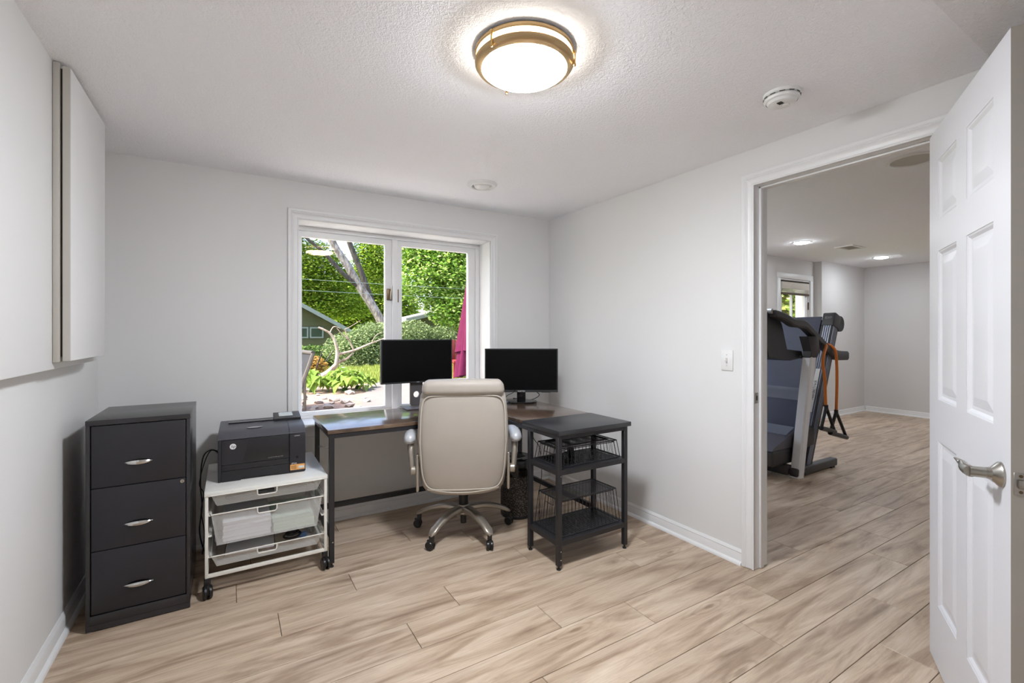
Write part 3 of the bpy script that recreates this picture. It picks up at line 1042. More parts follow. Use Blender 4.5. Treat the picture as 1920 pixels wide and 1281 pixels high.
# ------------------------------------------------------------------ filing cabinet
def filing_cabinet():
    x0, x1, y0, y1, h = 0.0, 0.362, 0.0, 0.447, 0.895
    t = thing('filing_cabinet', 'tall black steel three-drawer filing cabinet by the left wall', 'cabinet', (-2.906, -0.700, 0.0))
    obj('body', G().box(x0, x1, 0.020, y1, 0.028, h - 0.002, bev=0.002), 'cabinet_steel', t)
    obj('side_panel', G().box(x0, x0 + 0.014, 0.0, 0.030, 0.028, h - 0.022, bev=0.0015), 'cabinet_steel', t)
    obj('side_panel', G().box(x1 - 0.014, x1, 0.0, 0.030, 0.028, h - 0.022, bev=0.0015), 'cabinet_steel', t)
    obj('top', G().box(x0 - 0.001, x1 + 0.001, -0.001, y1, h - 0.022, h, bev=0.002), 'cabinet_steel', t)
    obj('plinth', G().box(x0, x1, 0.001, 0.03, 0.028, 0.066, bev=0.0015), 'cabinet_steel', t)
    obj('foot', G().box(x0 + 0.004, x0 + 0.02, 0.004, 0.02, 0.0, 0.028), 'caster_white', t)
    obj('foot', G().box(x1 - 0.02, x1 - 0.004, 0.05, 0.066, 0.0, 0.028), 'caster_black', t)
    obj('foot', G().box(x0 + 0.004, x0 + 0.02, y1 - 0.03, y1 - 0.01, 0.0, 0.028), 'caster_black', t)
    obj('foot', G().box(x1 - 0.02, x1 - 0.004, y1 - 0.03, y1 - 0.01, 0.0, 0.028), 'caster_black', t)
    obj('skirt', G().box(x0, x1, 0.0, 0.012, 0.004, 0.028), 'cabinet_steel', t)
    zs = [0.069, 0.337, 0.604, 0.871]
    for i in range(3):
        z0, z1 = zs[i] + 0.0015, zs[i + 1] - 0.0015
        d = obj('drawer', G().box(x0 + 0.017, x1 - 0.017, 0.004, 0.022, z0, z1, bev=0.002), 'black_front', t)
        hz = z0 + (z1 - z0) * 0.36
        # bow handle: a thin lens-shaped strip standing off the front, with a dark pull recess above
        cx = (x0 + x1) / 2 - 0.006
        g = G()
        rings = []
        for k in range(17):
            s = -1 + 2 * k / 16
            w = 0.0085 * (1 - abs(s) ** 2.2) + 0.0006
            px = cx + 0.052 * s
            py = 0.0035 - 0.013 * (1 - s * s)
            rings.append([(px, py, hz - w), (px, py - 0.003, hz), (px, py, hz + w), (px, py + 0.003, hz)])
        g.loft(rings)
        obj('handle', g, 'chrome', d, label='chrome bow handle')
        g = G()
        rings = []
        for k in range(17):
            s = -1 + 2 * k / 16
            w = 0.012 * (1 - abs(s) ** 2.0) + 0.0004
            px = cx + 0.050 * s
            rings.append([(px, 0.0035, hz), (px, 0.0030, hz + w * 0.5), (px, 0.0035, hz + w * 1.2), (px, 0.0045, hz + w * 0.5)])
        g.loft(rings)
        obj('pull_recess', g, 'black_gloss', d)
        if i == 1:
            lk = obj('lock', G().lathe([(0.0, -0.004), (0.008, -0.004), (0.0092, -0.001), (0.0092, 0.002)], 24, Matrix.Translation((x1 - 0.030, 0.005, z1 - 0.014)) @ Matrix.Rotation(R(-90), 4, 'X')), 'chrome', d, label='small chrome lock')
            obj('keyhole', G().box(x1 - 0.031, x1 - 0.029, 0.0, 0.0012, z1 - 0.019, z1 - 0.009), 'slot_dark', lk)
filing_cabinet()

# ------------------------------------------------------------------ rolling mesh-drawer cart
CZ = 0.504
def caster(parent, x, y, z1, r=0.028, ang=0.0, mat='caster_black', wheelw=0.013, hub=None, nm='caster'):
    M = Matrix.Translation((x, y, 0)) @ Matrix.Rotation(ang, 4, 'Z')
    g = G()
    g.box(-0.013, 0.013, -0.012, 0.012, r * 1.55, z1, bev=0.002, M=M)
    c = obj(nm, g, mat, parent)
    off = Vector((0, -0.010, 0))
    for s in (-1, 1):
        p0 = M @ Vector((s * 0.006, -0.010, r)); p1 = M @ Vector((s * (0.006 + wheelw), -0.010, r))
        g = G()
        ax = (p1 - p0)
        q = ax.to_track_quat('Z', 'Y').to_matrix().to_4x4()
        g.lathe([(0.0, 0.0), (r, 0.0), (r, wheelw * 0.65), (r * 0.86, wheelw), (0.0, wheelw)], 24, Matrix.Translation(p0) @ q)
        obj('wheel', g, mat, c)
    g = G()
    g.box(-0.0055, 0.0055, -0.030, 0.012, r * 0.7, r * 2.15, bev=0.002, M=M)
    obj('fork', g, mat if hub is None else hub, c)
    return c

def cart():
    X0, X1, Y0, Y1 = -2.492, -1.940, -0.655, -0.085
    t = thing('storage_cart', 'white steel rolling cart with three mesh drawers and a flat top', 'cart', (X0, Y0, 0.0))
    W, D = X1 - X0, Y1 - Y0
    obj('top', G().box(0, W, 0, D, CZ - 0.020, CZ, bev=0.0015), 'white_board', t)
    pw = 0.014
    for px in (0.002, W - 0.002 - pw):
        for py in (0.004, D - 0.02):
            obj('post', G().box(px, px + pw, py, py + 0.014, 0.082, CZ - 0.020, bev=0.001), 'white_steel', t)
    for py in (0.004, D - 0.02):
        obj('rail', G().box(pw, W - pw, py, py + 0.014, 0.094, 0.110, bev=0.001), 'white_steel', t)
    for px in (0.002, W - 0.016):
        obj('rail', G().box(px + 0.001, px + 0.013, 0.018, D - 0.02, 0.094, 0.108), 'white_steel', t)
    runners = {}
    for zr in (0.492, 0.400, 0.300, 0.200):
        for px in (0.016, W - 0.030):
            obj('runner', G().prism([(px, zr - 0.012), (px + 0.014, zr - 0.012), (px + 0.014, zr - 0.0085), (px + 0.0035 if px < 0.1 else px + 0.014, zr - 0.0085), (px + 0.0035 if px < 0.1 else px + 0.014, zr), (px if px < 0.1 else px + 0.0105, zr), (px if px < 0.1 else px + 0.0105, zr - 0.0085), (px, zr - 0.0085)], 'y', 0.008, D - 0.02), 'white_steel', t)
    for cx, cy in ((0.012, 0.012), (W - 0.012, 0.012), (0.012, D - 0.014), (W - 0.012, D - 0.014)):
        caster(t, cx, cy, 0.094, r=0.031, ang=R(8) if cy < 0.1 else R(-30))
    # drawers: mesh tub with slanting sides, wire rim dipping to a handle
    for zr, zb in ((0.487, 0.428), (0.396, 0.236), (0.196, 0.135)):
        d = obj('drawer', mesh_tub(W, D, zr, zb), 'white_mesh', t)
        hx0, hx1, dip = W * 0.40, W * 0.56, 0.032
        f0 = -0.004
        # front rim with dip
        pts = [(0.028, D - 0.04, zr), (0.024, 0.02, zr), (0.028, f0, zr), (hx0 - 0.004, f0, zr)]
        k = 0.0045
        dipp = [(hx0, f0, zr), (hx0 + 0.001, f0 + 0.002, zr - dip + 0.008), (hx0 + 0.008, f0 + 0.003, zr - dip), (hx1 - 0.008, f0 + 0.003, zr - dip), (hx1 - 0.001, f0 + 0.002, zr - dip + 0.008), (hx1, f0, zr)]
        rest = [(W - 0.028, f0, zr), (W - 0.024, 0.02, zr), (W - 0.028, D - 0.04, zr)]
        obj('rim', G().tube(pts[:3] + [(hx0 + 0.0, f0, zr)] + [(hx1, f0, zr)] + rest, 0.0032, n=8, closed=True), 'white_steel', d)
        obj('handle', G().tube(dipp, 0.0036, n=8), 'white_steel', d)
    return t
def mesh_tub(W, D, zr, zb):
    """Tub with slanted front, sides and back; the front has a handle opening."""
    g = G()
    hx0, hx1, dip = W * 0.40, W * 0.56, 0.032
    f0, fi = -0.002, 0.024
    xi = 0.022
    def fr(x, z):
        s = (zr - z) / (zr - zb)
        return (x, f0 + fi * s, z)
    zd = zr - dip
    def xs(x, z):
        s = (zr - z) / (zr - zb)
        return x + (xi * s if x < W / 2 else -xi * s)
    L, Rr = 0.028, W - 0.028
    # front in five patches round the opening
    sd = (zr - zd) / (zr - zb)
    Ld, Rd, Lb, Rb = L + xi * sd, Rr - xi * sd, L + xi, Rr - xi
    v = [fr(L, zr), fr(hx0, zr), fr(hx0, zd), fr(Ld, zd), fr(hx1, zr), fr(Rr, zr), fr(Rd, zd), fr(hx1, zd), fr(Lb, zb), fr(hx0, zb), fr(hx1, zb), fr(Rb, zb)]
    f = [[0, 3, 2, 1], [4, 7, 6, 5], [3, 8, 9, 2], [2, 9, 10, 7], [7, 10, 11, 6]]
    yb, ybb = D - 0.042, D - 0.066
    o = len(v)
    v += [(L, yb, zr), (Rr, yb, zr), (Rb, ybb, zb), (Lb, ybb, zb)]
    f += [[0, o, o + 3, 8, 3], [5, 6, 11, o + 2, o + 1], [o, o + 1, o + 2, o + 3], [8, o + 3, o + 2, 11, 10, 9]]
    g.add(v, f)
    return g
cart()

def drawer_contents():
    x, y = -2.492, -0.655
    def pile(name, label, cat, x0, x1, y0, y1, z0, n, mat, grp=None, rot=0.0):
        t = thing(name, label, cat, (x + (x0 + x1) / 2, y + (y0 + y1) / 2, z0), rot)
        w, d = (x1 - x0) / 2, (y1 - y0) / 2
        rr = random.Random(int(x0 * 1000))
        for k in range(n):
            dx, dy = rr.uniform(-0.003, 0.003), rr.uniform(-0.003, 0.003)
            obj('bundle', G().box(-w + dx, w + dx, -d + dy, d + dy, k * 0.0155, k * 0.0155 + 0.015, bev=0.001, seg=1), mat, t)
    pile('paper_stack', 'white paper stack in the deep middle mesh drawer', 'paper', 0.075, 0.285, 0.045, 0.33, 0.2375, 6, 'paper_white')
    pile('paper_stack', 'pale green paper stack in the deep middle mesh drawer', 'paper', 0.295, 0.490, 0.045, 0.34, 0.2375, 4, 'paper_green')
    t = thing('notebook', 'dark notebook lying in the shallow top mesh drawer', 'notebook', (x + 0.19, y + 0.20, 0.4295), R(4))
    obj('cover', G().box(-0.11, 0.11, -0.10, 0.10, 0, 0.014, bev=0.002), 'grey_stuff', t)
    obj('pages', G().box(-0.107, 0.112, -0.097, 0.097, 0.002, 0.012), 'paper_white', t)
    t = thing('pencil_box', 'grey plastic box in the shallow top mesh drawer', 'box', (x + 0.40, y + 0.19, 0.4295), R(-6))
    obj('tray', G().box(-0.07, 0.07, -0.08, 0.08, 0, 0.024, bev=0.003), 'grey_stuff', t)
    obj('lid', G().box(-0.071, 0.071, -0.081, 0.081, 0.0245, 0.030, bev=0.002), 'label_pale', t)
    t = thing('folder', 'brown folder lying in the shallow bottom mesh drawer', 'folder', (x + 0.20, y + 0.22, 0.1365), R(-3))
    obj('cover', G().box(-0.115, 0.115, -0.13, 0.13, 0, 0.010, bev=0.001), 'paper_brown', t)
    obj('sheets', G().box(-0.110, 0.110, -0.126, 0.126, 0.0105, 0.020), 'paper_white', t)
    t = thing('cable_bag', 'clear bag of dark cables in the shallow bottom mesh drawer', 'bag', (x + 0.40, y + 0.17, 0.1365))
    obj('coil', G().tube([(0.05 * math.cos(a / 3) * (1 - a / 90), 0.05 * math.sin(a / 3) * (1 - a / 90), 0.008 + a * 0.0007) for a in range(60)], 0.005, n=6), 'cable', t)
    obj('plug', G().box(0.03, 0.07, -0.02, 0.01, 0.0, 0.022, bev=0.003), 'blue_plastic', t)
drawer_contents()

# ------------------------------------------------------------------ laser printer
def printer():
    W, D = 0.408, 0.40
    t = thing('laser_printer', 'black laser printer standing on the white cart', 'printer', (-2.440, -0.512, CZ), R(-1.5))
    WS = 0.328      # split between the wide front and the right-hand column
    prof = [(0.0, 0.004), (D, 0.004), (D, 0.246), (0.30, 0.262), (0.10, 0.252), (0.034, 0.246), (0.004, 0.222), (0.0, 0.216)]
    obj('body', G().prism([(0.012, 0.0), (D, 0.0), (D, 0.246), (0.30, 0.258), (0.10, 0.248), (0.036, 0.242), (0.012, 0.220)], 'x', 0.006, W - 0.003), 'black_plastic', t)
    # top cover shell
    obj('top_cover', G().prism([(0.004, 0.214), (0.006, 0.222), (0.036, 0.2445), (0.10, 0.2505), (0.30, 0.2605), (D, 0.248), (D, 0.244), (0.30, 0.2565), (0.10, 0.2465), (0.037, 0.2405), (0.010, 0.214)], 'x', 0.0, WS - 0.001), 'black_plastic_top', t)
    obj('control_cover', G().prism([(0.004, 0.214), (0.006, 0.222), (0.036, 0.2445), (0.10, 0.2505), (0.22, 0.2565), (0.22, 0.252), (0.10, 0.2465), (0.037, 0.2405), (0.010, 0.214)], 'x', WS + 0.001, W), 'black_plastic_top', t)
    obj('output_slot', G().box(0.040, 0.265, 0.225, 0.255, 0.2545, 0.2625, M=Matrix.Rotation(0.0, 4, 'X')), 'black_gloss', t)
    obj('control_panel', G().prism([(0.20, 0.255), (0.36, 0.262), (0.36, 0.280), (0.34, 0.284), (0.20, 0.269)], 'x', 0.265, W - 0.004), 'black_plastic', t)
    obj('display', G().prism([(0.25, 0.2744), (0.33, 0.2829), (0.33, 0.2837), (0.25, 0.2752)], 'x', 0.292, 0.365), 'label_pale', t)
    obj('output_dip', G().lathe([(0.0, 0.0), (0.022, 0.0), (0.027, 0.003)], 24, Matrix.Translation((0.165, 0.085, 0.2505)) @ Matrix.Rotation(R(3), 4, 'X') @ Matrix.Diagonal((1.4, 0.55, 1, 1))), 'print_grey', t)
    # front
    obj('front_panel', G().box(0.016, WS - 0.0015, 0.0, 0.013, 0.086, 0.212, bev=0.002), 'black_plastic', t)
    obj('front_accent', G().prism([(0.016, 0.088), (0.108, 0.088), (0.140, 0.210), (0.016, 0.210)], 'y', -0.0012, 0.0005), 'black_front', t)
    obj('manual_tray', G().box(0.016, WS - 0.0015, 0.0, 0.013, 0.056, 0.0845, bev=0.0015), 'black_plastic', t)
    obj('paper_tray', G().prism([(0.016, 0.0), (0.100, 0.0), (0.106, 0.012), (0.255, 0.012), (0.262, 0.004), (WS - 0.0015, 0.004), (WS - 0.0015, 0.0545), (0.016, 0.0545)], 'y', 0.0, 0.013), 'black_plastic', t)
    obj('side_column', G().box(WS + 0.0015, W, -0.001, 0.014, 0.004, 0.212, bev=0.003), 'black_front', t)
    obj('left_edge', G().box(0.0, 0.0145, -0.0008, 0.014, 0.0, 0.212, bev=0.002), 'black_front', t)
    obj('power_button', G().lathe([(0.0, 0.0), (0.006, 0.0), (0.0068, -0.001)], 20, Matrix.Translation((0.366, -0.0015, 0.085)) @ Matrix.Rotation(R(90), 4, 'X')), 'black_gloss', t)
    obj('panel_catch', G().box(0.352, 0.380, -0.0016, 0.0, 0.199, 0.203, bev=0.0006, seg=1), 'print_grey', t)
    # badge: white disc with the two slanting letters
    cx, cz = 0.066, 0.178
    bd = obj('badge', G().cyl((cx, -0.0012, cz), (cx, -0.0022, cz), 0.0145, n=40), 'print_white', t)
    M = Matrix.Translation((cx, -0.0024, cz)) @ Matrix.Rotation(R(90), 4, 'X')
    lettering('badge_letters', 'hp', 0.021, 'black_front', bd, M, shear=0.28, spacing=0.95)
    lettering('model_lettering', 'LaserJet Pro 200 color M251', 0.0062, 'print_grey', t, Matrix.Translation((0.262, -0.0006, 0.100)) @ Matrix.Rotation(R(90), 4, 'X'))
    # orange energy sticker
    s = obj('sticker', G().box(WS + 0.004, W - 0.004, -0.0020, -0.001, 0.016, 0.046), 'orange_label', t, label='orange sticker')
    obj('sticker_box', G().box(WS + 0.044, W - 0.008, -0.0026, -0.002, 0.023, 0.036), 'label_pale', s)
    lettering('sticker_lettering', 'ePrint', 0.011, 'print_white', t, Matrix.Translation((WS + 0.023, -0.0014, 0.052)) @ Matrix.Rotation(R(90), 4, 'X'))
    for k in range(3):
        obj('sticker_bar', G().box(WS + 0.008, WS + 0.034, -0.0024, -0.002, 0.022 + 0.007 * k, 0.025 + 0.007 * k), 'label_dark', s)
printer()
def printer_cables():
    pts = smooth_path([(-2.432, -0.34, 0.62), (-2.475, -0.34, 0.64), (-2.51, -0.33, 0.60), (-2.520, -0.36, 0.48), (-2.512, -0.38, 0.36), (-2.525, -0.33, 0.22), (-2.515, -0.25, 0.10), (-2.50, -0.16, 0.012)], 8)
    tag(obj('power_cable', G().tube(pts, 0.0035, n=8), 'cable'), 'thick black cable hanging from the printer beside the filing cabinet', 'cable')
    pts = smooth_path([(-2.432, -0.30, 0.60), (-2.47, -0.30, 0.63), (-2.50, -0.29, 0.58), (-2.527, -0.30, 0.46), (-2.508, -0.30, 0.40), (-2.52, -0.28, 0.30), (-2.508, -0.22, 0.16), (-2.52, -0.14, 0.012)], 8)
    tag(obj('network_cable', G().tube(pts, 0.0025, n=8), 'cable'), 'thin black cable looping down behind the cart', 'cable')
printer_cables()

# ------------------------------------------------------------------ L-shaped desk with end rack
DZT = 0.743
def desk():
    t = thing('corner_desk', 'L-shaped desk with rustic brown top and black steel frame with end shelves', 'desk', (0, 0, 0))
    xa, xb, xr0, xr1 = -1.940, -0.893, -0.893, -0.378
    yf, yk = -0.662, -0.140
    ye0, ye1 = -1.335, -0.972
    zb = DZT - 0.022
    obj('main_top', G().box(xa, xb - 0.001, yf, yk, zb, DZT, bev=0.002), 'rustic_wood', t)
    o = obj('return_top', G().box(-0.415, 0.415, -(xr1 - xr0) / 2, (xr1 - xr0) / 2, zb, DZT, bev=0.002), 'rustic_wood', t)
    o.location = ((xr0 + xr1) / 2, (ye1 + yk) / 2 + 0.0, 0)
    o.rotation_euler = (0, 0, R(90))
    obj('end_top', G().box(xr0 - 0.012, xr1 + 0.006, ye0, ye1 - 0.002, zb - 0.002, DZT + 0.001, bev=0.002), 'black_top', t)
    q = 0.026
    def leg(x, y, foot=True, z0=0.022):
        l = obj('leg', G().box(x - q / 2, x + q / 2, y - q / 2, y + q / 2, z0, zb, bev=0.0015, seg=1), 'black_steel', t)
        obj('foot', G().lathe([(0.0, 0.0), (0.012, 0.0), (0.012, 0.004), (0.006, 0.008), (0.0055, 0.022)], 16, Matrix.Translation((x, y, 0))), 'caster_black', l)
    def bar(name, x0, x1, y0, y1, z0, z1):
        obj(name, G().box(x0, x1, y0, y1, z0, z1, bev=0.0012, seg=1), 'black_steel', t)
    xl, xi, xo = xa + 0.022, -0.888, -0.405
    yfl, ybk = yf + 0.018, yk - 0.025
    yr0, yr1 = -1.312, -1.040
    leg(xl, yfl); leg(xl, ybk); leg(xo, ybk)
    leg(xi, yr0); leg(xi, yr1); leg(xo, yr0); leg(xo, yr1)
    zb2 = zb - 0.001
    h = 0.024
    bar('apron_rail', xl + q / 2, xi, yfl - q / 2, yfl + q / 2, zb2 - h, zb2)
    bar('apron_rail', xl + q / 2, xo - q / 2, ybk - q / 2, ybk + q / 2, zb2 - h, zb2)
    bar('apron_rail', xl - q / 2, xl + q / 2, yfl + q / 2, ybk - q / 2, zb2 - h, zb2)
    bar('apron_rail', xo - q / 2, xo + q / 2, yr1 + q / 2, ybk - q / 2, zb2 - h, zb2)
    bar('apron_rail', xi - q / 2, xi + q / 2, yr1 + q / 2, yfl - q / 2 - 0.001, zb2 - h, zb2)
    # low bars
    bar('stretcher', xl + q / 2, xo - q / 2, ybk - 0.010, ybk + 0.010, 0.147, 0.179)
    bar('stretcher', xl - 0.010, xl + 0.010, yfl + q / 2, ybk - q / 2, 0.147, 0.179)
    bar('stretcher', xo - 0.010, xo + 0.010, yr1 + q / 2, ybk - q / 2, 0.140, 0.172)
    obj('corner_brace', G().tube([(xl + 0.004, yfl + 0.015, zb - 0.085), (xl + 0.002, ybk - 0.018, zb - 0.165)], 0.004, n=8), 'chrome', t)
    # end rack
    for z in (0.505, 0.128):
        fr = obj('shelf', G().holed('z', z, z + 0.026, (xi - q / 2 + 0.001, xo + q / 2 - 0.001), (yr0 - q / 2 + 0.001, yr1 + q / 2 - 0.001), (xi + 0.06, xo - 0.06), (yr0 + 0.045, yr1 - 0.045)), 'black_steel', t)
        obj('shelf_grid', G().box(xi + 0.058, xo - 0.058, yr0 + 0.043, yr1 - 0.043, z + 0.020, z + 0.0215), 'black_mesh', fr)
        for i in range(26):
            x = xi + 0.040 + i * (xo - xi - 0.080) / 25
            obj('slat', G().box(x - 0.004, x + 0.004, yr0 + 0.020, yr1 - 0.020, z + 0.0255, z + 0.0285), 'black_front', fr)
    for y in (yr0, yr1):
        bar('rack_rail', xi + q / 2, xo - q / 2, y - q / 2, y + q / 2, zb2 - h, zb2)
    for x in (xi, xo):
        bar('rack_rail', x - q / 2, x + q / 2, yr0 + q / 2, yr1 - q / 2, zb2 - h, zb2)
    for x, y, z in ((xi, yr0, 0.100), (xi, yr0, 0.50), (xl, yfl, 0.135), (xi, yr0, 0.055)):
        obj('bolt', G().cyl((x + 0.004, y - q / 2 + 0.001, z), (x + 0.004, y - q / 2 - 0.002, z), 0.0035, n=10), 'chrome', t)
desk()

def wire_basket(label, x0, x1, y0, y1, z0, zt, ins, nx, ny, tray=False):
    t = thing('wire_basket', label, 'basket', ((x0 + x1) / 2, (y0 + y1) / 2, z0), group='black wire baskets on the desk rack')
    w, d, h = (x1 - x0) / 2, (y1 - y0) / 2, zt - z0
    wi, di = w - ins, d - ins
    rr = 0.0032
    obj('lower_rim', G().tube([(-w, -d, rr), (w, -d, rr), (w, d, rr), (-w, d, rr)], rr, n=6, closed=True), 'black_steel', t)
    obj('upper_rim', G().tube([(-wi, -di, h - rr), (wi, -di, h - rr), (wi, di, h - rr), (-wi, di, h - rr)], rr, n=6, closed=True), 'black_steel', t)
    obj('inner_rim', G().tube([(-wi + 0.012, -di + 0.010, h - 0.014), (wi - 0.012, -di + 0.010, h - 0.014), (wi - 0.012, di - 0.010, h - 0.014), (-wi + 0.012, di - 0.010, h - 0.014)], 0.0024, n=6, closed=True), 'black_steel', t)
    obj('mesh_panel', G().box(-wi, wi, -di, di, h - 0.0045, h - 0.0030), 'black_mesh', t)
    def wire(p, q, r=0.0014):
        obj('wire', G().tube([p, q], r, n=5), 'black_steel', t)
    for k in range(nx + 1):
        s = -1 + 2 * k / nx
        for sg in (-1, 1):
            wire((s * w, sg * d, rr), (s * wi, sg * di, h - rr), 0.0022 if k in (0, nx) else 0.0014)
    for k in range(1, ny):
        s = -1 + 2 * k / ny
        for sg in (-1, 1):
            wire((sg * w, s * d, rr), (sg * wi, s * di, h - rr))
    # drop handle on the left end
    obj('handle', G().tube([(-wi - 0.004, -di * 0.5, h - 0.006), (-wi - 0.010, -di * 0.5, h - 0.040), (-wi - 0.010, di * 0.3, h - 0.040), (-wi - 0.004, di * 0.3, h - 0.006)], 0.002, n=6), 'black_steel', t)
wire_basket('tall black wire basket upside down on the bottom rack shelf', -0.868, -0.426, -1.296, -1.056, 0.157, 0.352, 0.017, 16, 9)
wire_basket('low black wire basket upside down on the upper rack shelf', -0.868, -0.426, -1.296, -1.056, 0.534, 0.637, 0.014, 16, 9)
def rack_bits():
    t = thing('power_adapter', 'small black power adapter inside the upper wire basket', 'adapter', (-0.655, -1.12, 0.534))
    obj('block', G().box(-0.016, 0.016, -0.02, 0.02, 0, 0.052, bev=0.009, seg=3), 'black_plastic', t)
    obj('cord', G().tube(smooth_path([(0, 0.018, 0.02), (-0.06, 0.03, 0.03), (-0.12, 0.02, 0.07), (-0.16, 0.035, 0.09)], 5), 0.002, n=6), 'cable', t)
    t = thing('mesh_tray', 'flat black mesh tray on the upper wire basket', 'tray', (-0.665, -1.190, 0.6375), R(2))
    obj('panel', G().box(-0.17, 0.17, -0.075, 0.075, 0.0, 0.0015), 'black_mesh', t)
    obj('rim', G().tube([(-0.17, -0.075, 0.004), (0.17, -0.075, 0.004), (0.17, 0.075, 0.004), (-0.17, 0.075, 0.004)], 0.004, n=6, closed=True), 'black_steel', t)
    tag(obj('lamp_cord', G().tube(smooth_path([(-0.86, -0.99, 0.695), (-0.835, -1.0, 0.63), (-0.80, -1.01, 0.57), (-0.78, -1.0, 0.42), (-0.79, -0.99, 0.30), (-0.775, -0.97, 0.14), (-0.74, -0.95, 0.006)], 6), 0.0022, n=6), 'cable'), 'thin black cord hanging behind the rack legs', 'cable')
rack_bits()

# ------------------------------------------------------------------ monitors
def monitor_frame(t, w, h, z0, y, bez=0.008, chin=0.014, depth=0.030):
    """Panel facing -y, lower edge at z0, front face at y."""
    obj('housing', G().box(-w / 2, w / 2, y + 0.004, y + depth, z0, z0 + h, bev=0.003), 'bezel', t)
    obj('bezel', G().holed('y', y, y + 0.006, (-w / 2, w / 2), (z0, z0 + h), (-w / 2 + bez, w / 2 - bez), (z0 + chin, z0 + h - bez)), 'bezel', t)
    obj('screen', G().box(-w / 2 + bez - 0.001, w / 2 - bez + 0.001, y + 0.0022, y + 0.004, z0 + chin - 0.001, z0 + h - bez + 0.001), 'screen', t)
def monitors():
    t = thing('monitor', 'dark computer monitor in front of the window, on a grey stand', 'monitor', (-1.250, -0.170, DZT), 0.0, group='monitors on the corner desk')
    monitor_frame(t, 0.524, 0.306, 0.171, 0.020, chin=0.010)
    # stand: broad neck with a cable hole
    g = G()
    cx, cz, r = 0.0, 0.085, 0.022
    outer = []
    n = 32
    for k in range(n):
        a = 2 * PI * k / n
        c, s = math.cos(a), math.sin(a)
        m = min(0.046 / max(abs(c), 1e-6), (0.115 if s > 0 else 0.080) / max(abs(s), 1e-6))
        outer.append((cx + c * m, cz + s * m))
    inner = [(cx + r * math.cos(2 * PI * k / n), cz + r * math.sin(2 * PI * k / n)) for k in range(n)]
    vs = [(p[0], y, p[1]) for y in (0.052, 0.068) for p in outer] + [(p[0], y, p[1]) for y in (0.052, 0.068) for p in inner]
    fs = []
    for k in range(n):
        l = (k + 1) % n
        fs += [[k, l, 2 * n + l, 2 * n + k], [n + k, 3 * n + k, 3 * n + l, n + l], [k, n + k, n + l, l], [2 * n + k, 2 * n + l, 3 * n + l, 3 * n + k]]
    g.add(vs, fs)
    obj('neck', g, 'grey_stand', t)
    obj('base', G().box(-0.115, 0.115, -0.085, 0.075, 0.0, 0.007, bev=0.003), 'grey_stand', t)
    obj('mount', G().box(-0.05, 0.05, 0.045, 0.056, 0.19, 0.29, bev=0.003), 'bezel', t)
    obj('badge', G().box(-0.010, 0.010, 0.0188, 0.0202, 0.1735, 0.1785), 'print_grey', t)
    t = thing('monitor', 'dark computer monitor in the corner, on a round glossy black foot', 'monitor', (-0.512, -0.352, DZT), R(-31.4), group='monitors on the corner desk')
    monitor_frame(t, 0.548, 0.327, 0.078, -0.020, chin=0.017)
    ft = obj('foot', G().lathe([(0.0, 0.0), (0.118, 0.0), (0.121, 0.005), (0.116, 0.010), (0.060, 0.016), (0.0, 0.018)], 48, Matrix.Translation((0, 0.01, 0)) @ Matrix.Diagonal((1, 0.72, 1, 1))), 'black_gloss', t)
    obj('neck', G().box(-0.033, 0.033, 0.010, 0.032, 0.014, 0.16, bev=0.006), 'black_gloss', t)
    lettering('maker_lettering', 'SCEPTRE', 0.0135, 'print_white', t, Matrix.Translation((0.0, -0.0206, 0.086)) @ Matrix.Rotation(R(90), 4, 'X'), spacing=1.05)
    obj('button_strip', G().box(0.15, 0.22, -0.015, 0.0, 0.075, 0.0785), 'bezel', t)
    d = lambda p: t.matrix_basis @ Vector(p)
    c1 = smooth_path([(-0.45, -0.290, 0.90), (-0.40, -0.335, 0.835), (-0.36, -0.37, 0.79), (-0.385, -0.30, DZT + 0.004), (-0.43, -0.22, DZT + 0.004), (-0.46, -0.15, DZT + 0.003)], 8)
    tag(obj('monitor_cable', G().tube(c1, 0.0032, n=8), 'cable'), 'black cable curving down to the right of the corner monitor foot', 'cable')
    c2 = smooth_path([(-0.52, -0.31, 0.86), (-0.585, -0.36, 0.825), (-0.645, -0.36, 0.80), (-0.66, -0.34, DZT + 0.004), (-0.60, -0.24, DZT + 0.004), (-0.56, -0.15, DZT + 0.003)], 8)
    tag(obj('monitor_cable', G().tube(c2, 0.0026, n=8), 'cable'), 'black cable looping to the left of the corner monitor foot', 'cable')
monitors()

# ------------------------------------------------------------------ air purifier under the desk
def purifier():
    t = thing('air_purifier', 'black cylindrical air purifier with patterned sides under the desk', 'air purifier', (-0.672, -0.545, 0.0))
    obj('base', G().lathe([(0.0, 0.0), (0.108, 0.0), (0.112, 0.006), (0.112, 0.020), (0.108, 0.024)], 48), 'black_plastic', t)
    obj('filter_wall', G().lathe([(0.110, 0.020), (0.114, 0.026), (0.114, 0.285), (0.110, 0.290)], 48), 'purifier_mesh', t)
    obj('upper_body', G().lathe([(0.112, 0.286), (0.116, 0.292), (0.116, 0.392), (0.112, 0.402), (0.104, 0.405)], 48), 'black_gloss', t)
    top = obj('top_plate', G().lathe([(0.106, 0.405), (0.070, 0.404), (0.0005, 0.404)], 48), 'black_gloss', t)
    for k in range(5):
        y = -0.03 + k * 0.015
        obj('vent_slot', G().box(-0.05, 0.05, y - 0.003, y + 0.003, 0.4043, 0.4062), 'slot_dark', top)
    obj('control_bar', G().box(-0.045, 0.045, -0.070, -0.058, 0.4043, 0.4060), 'print_grey', top)
    tag(obj('purifier_cord', G().tube(smooth_path([(-0.70, -0.44, 0.03), (-0.74, -0.36, 0.006), (-0.82, -0.30, 0.006), (-0.90, -0.26, 0.006)], 6), 0.003, n=6), 'cable'), 'black cord lying on the floor behind the air purifier', 'cable')
purifier()

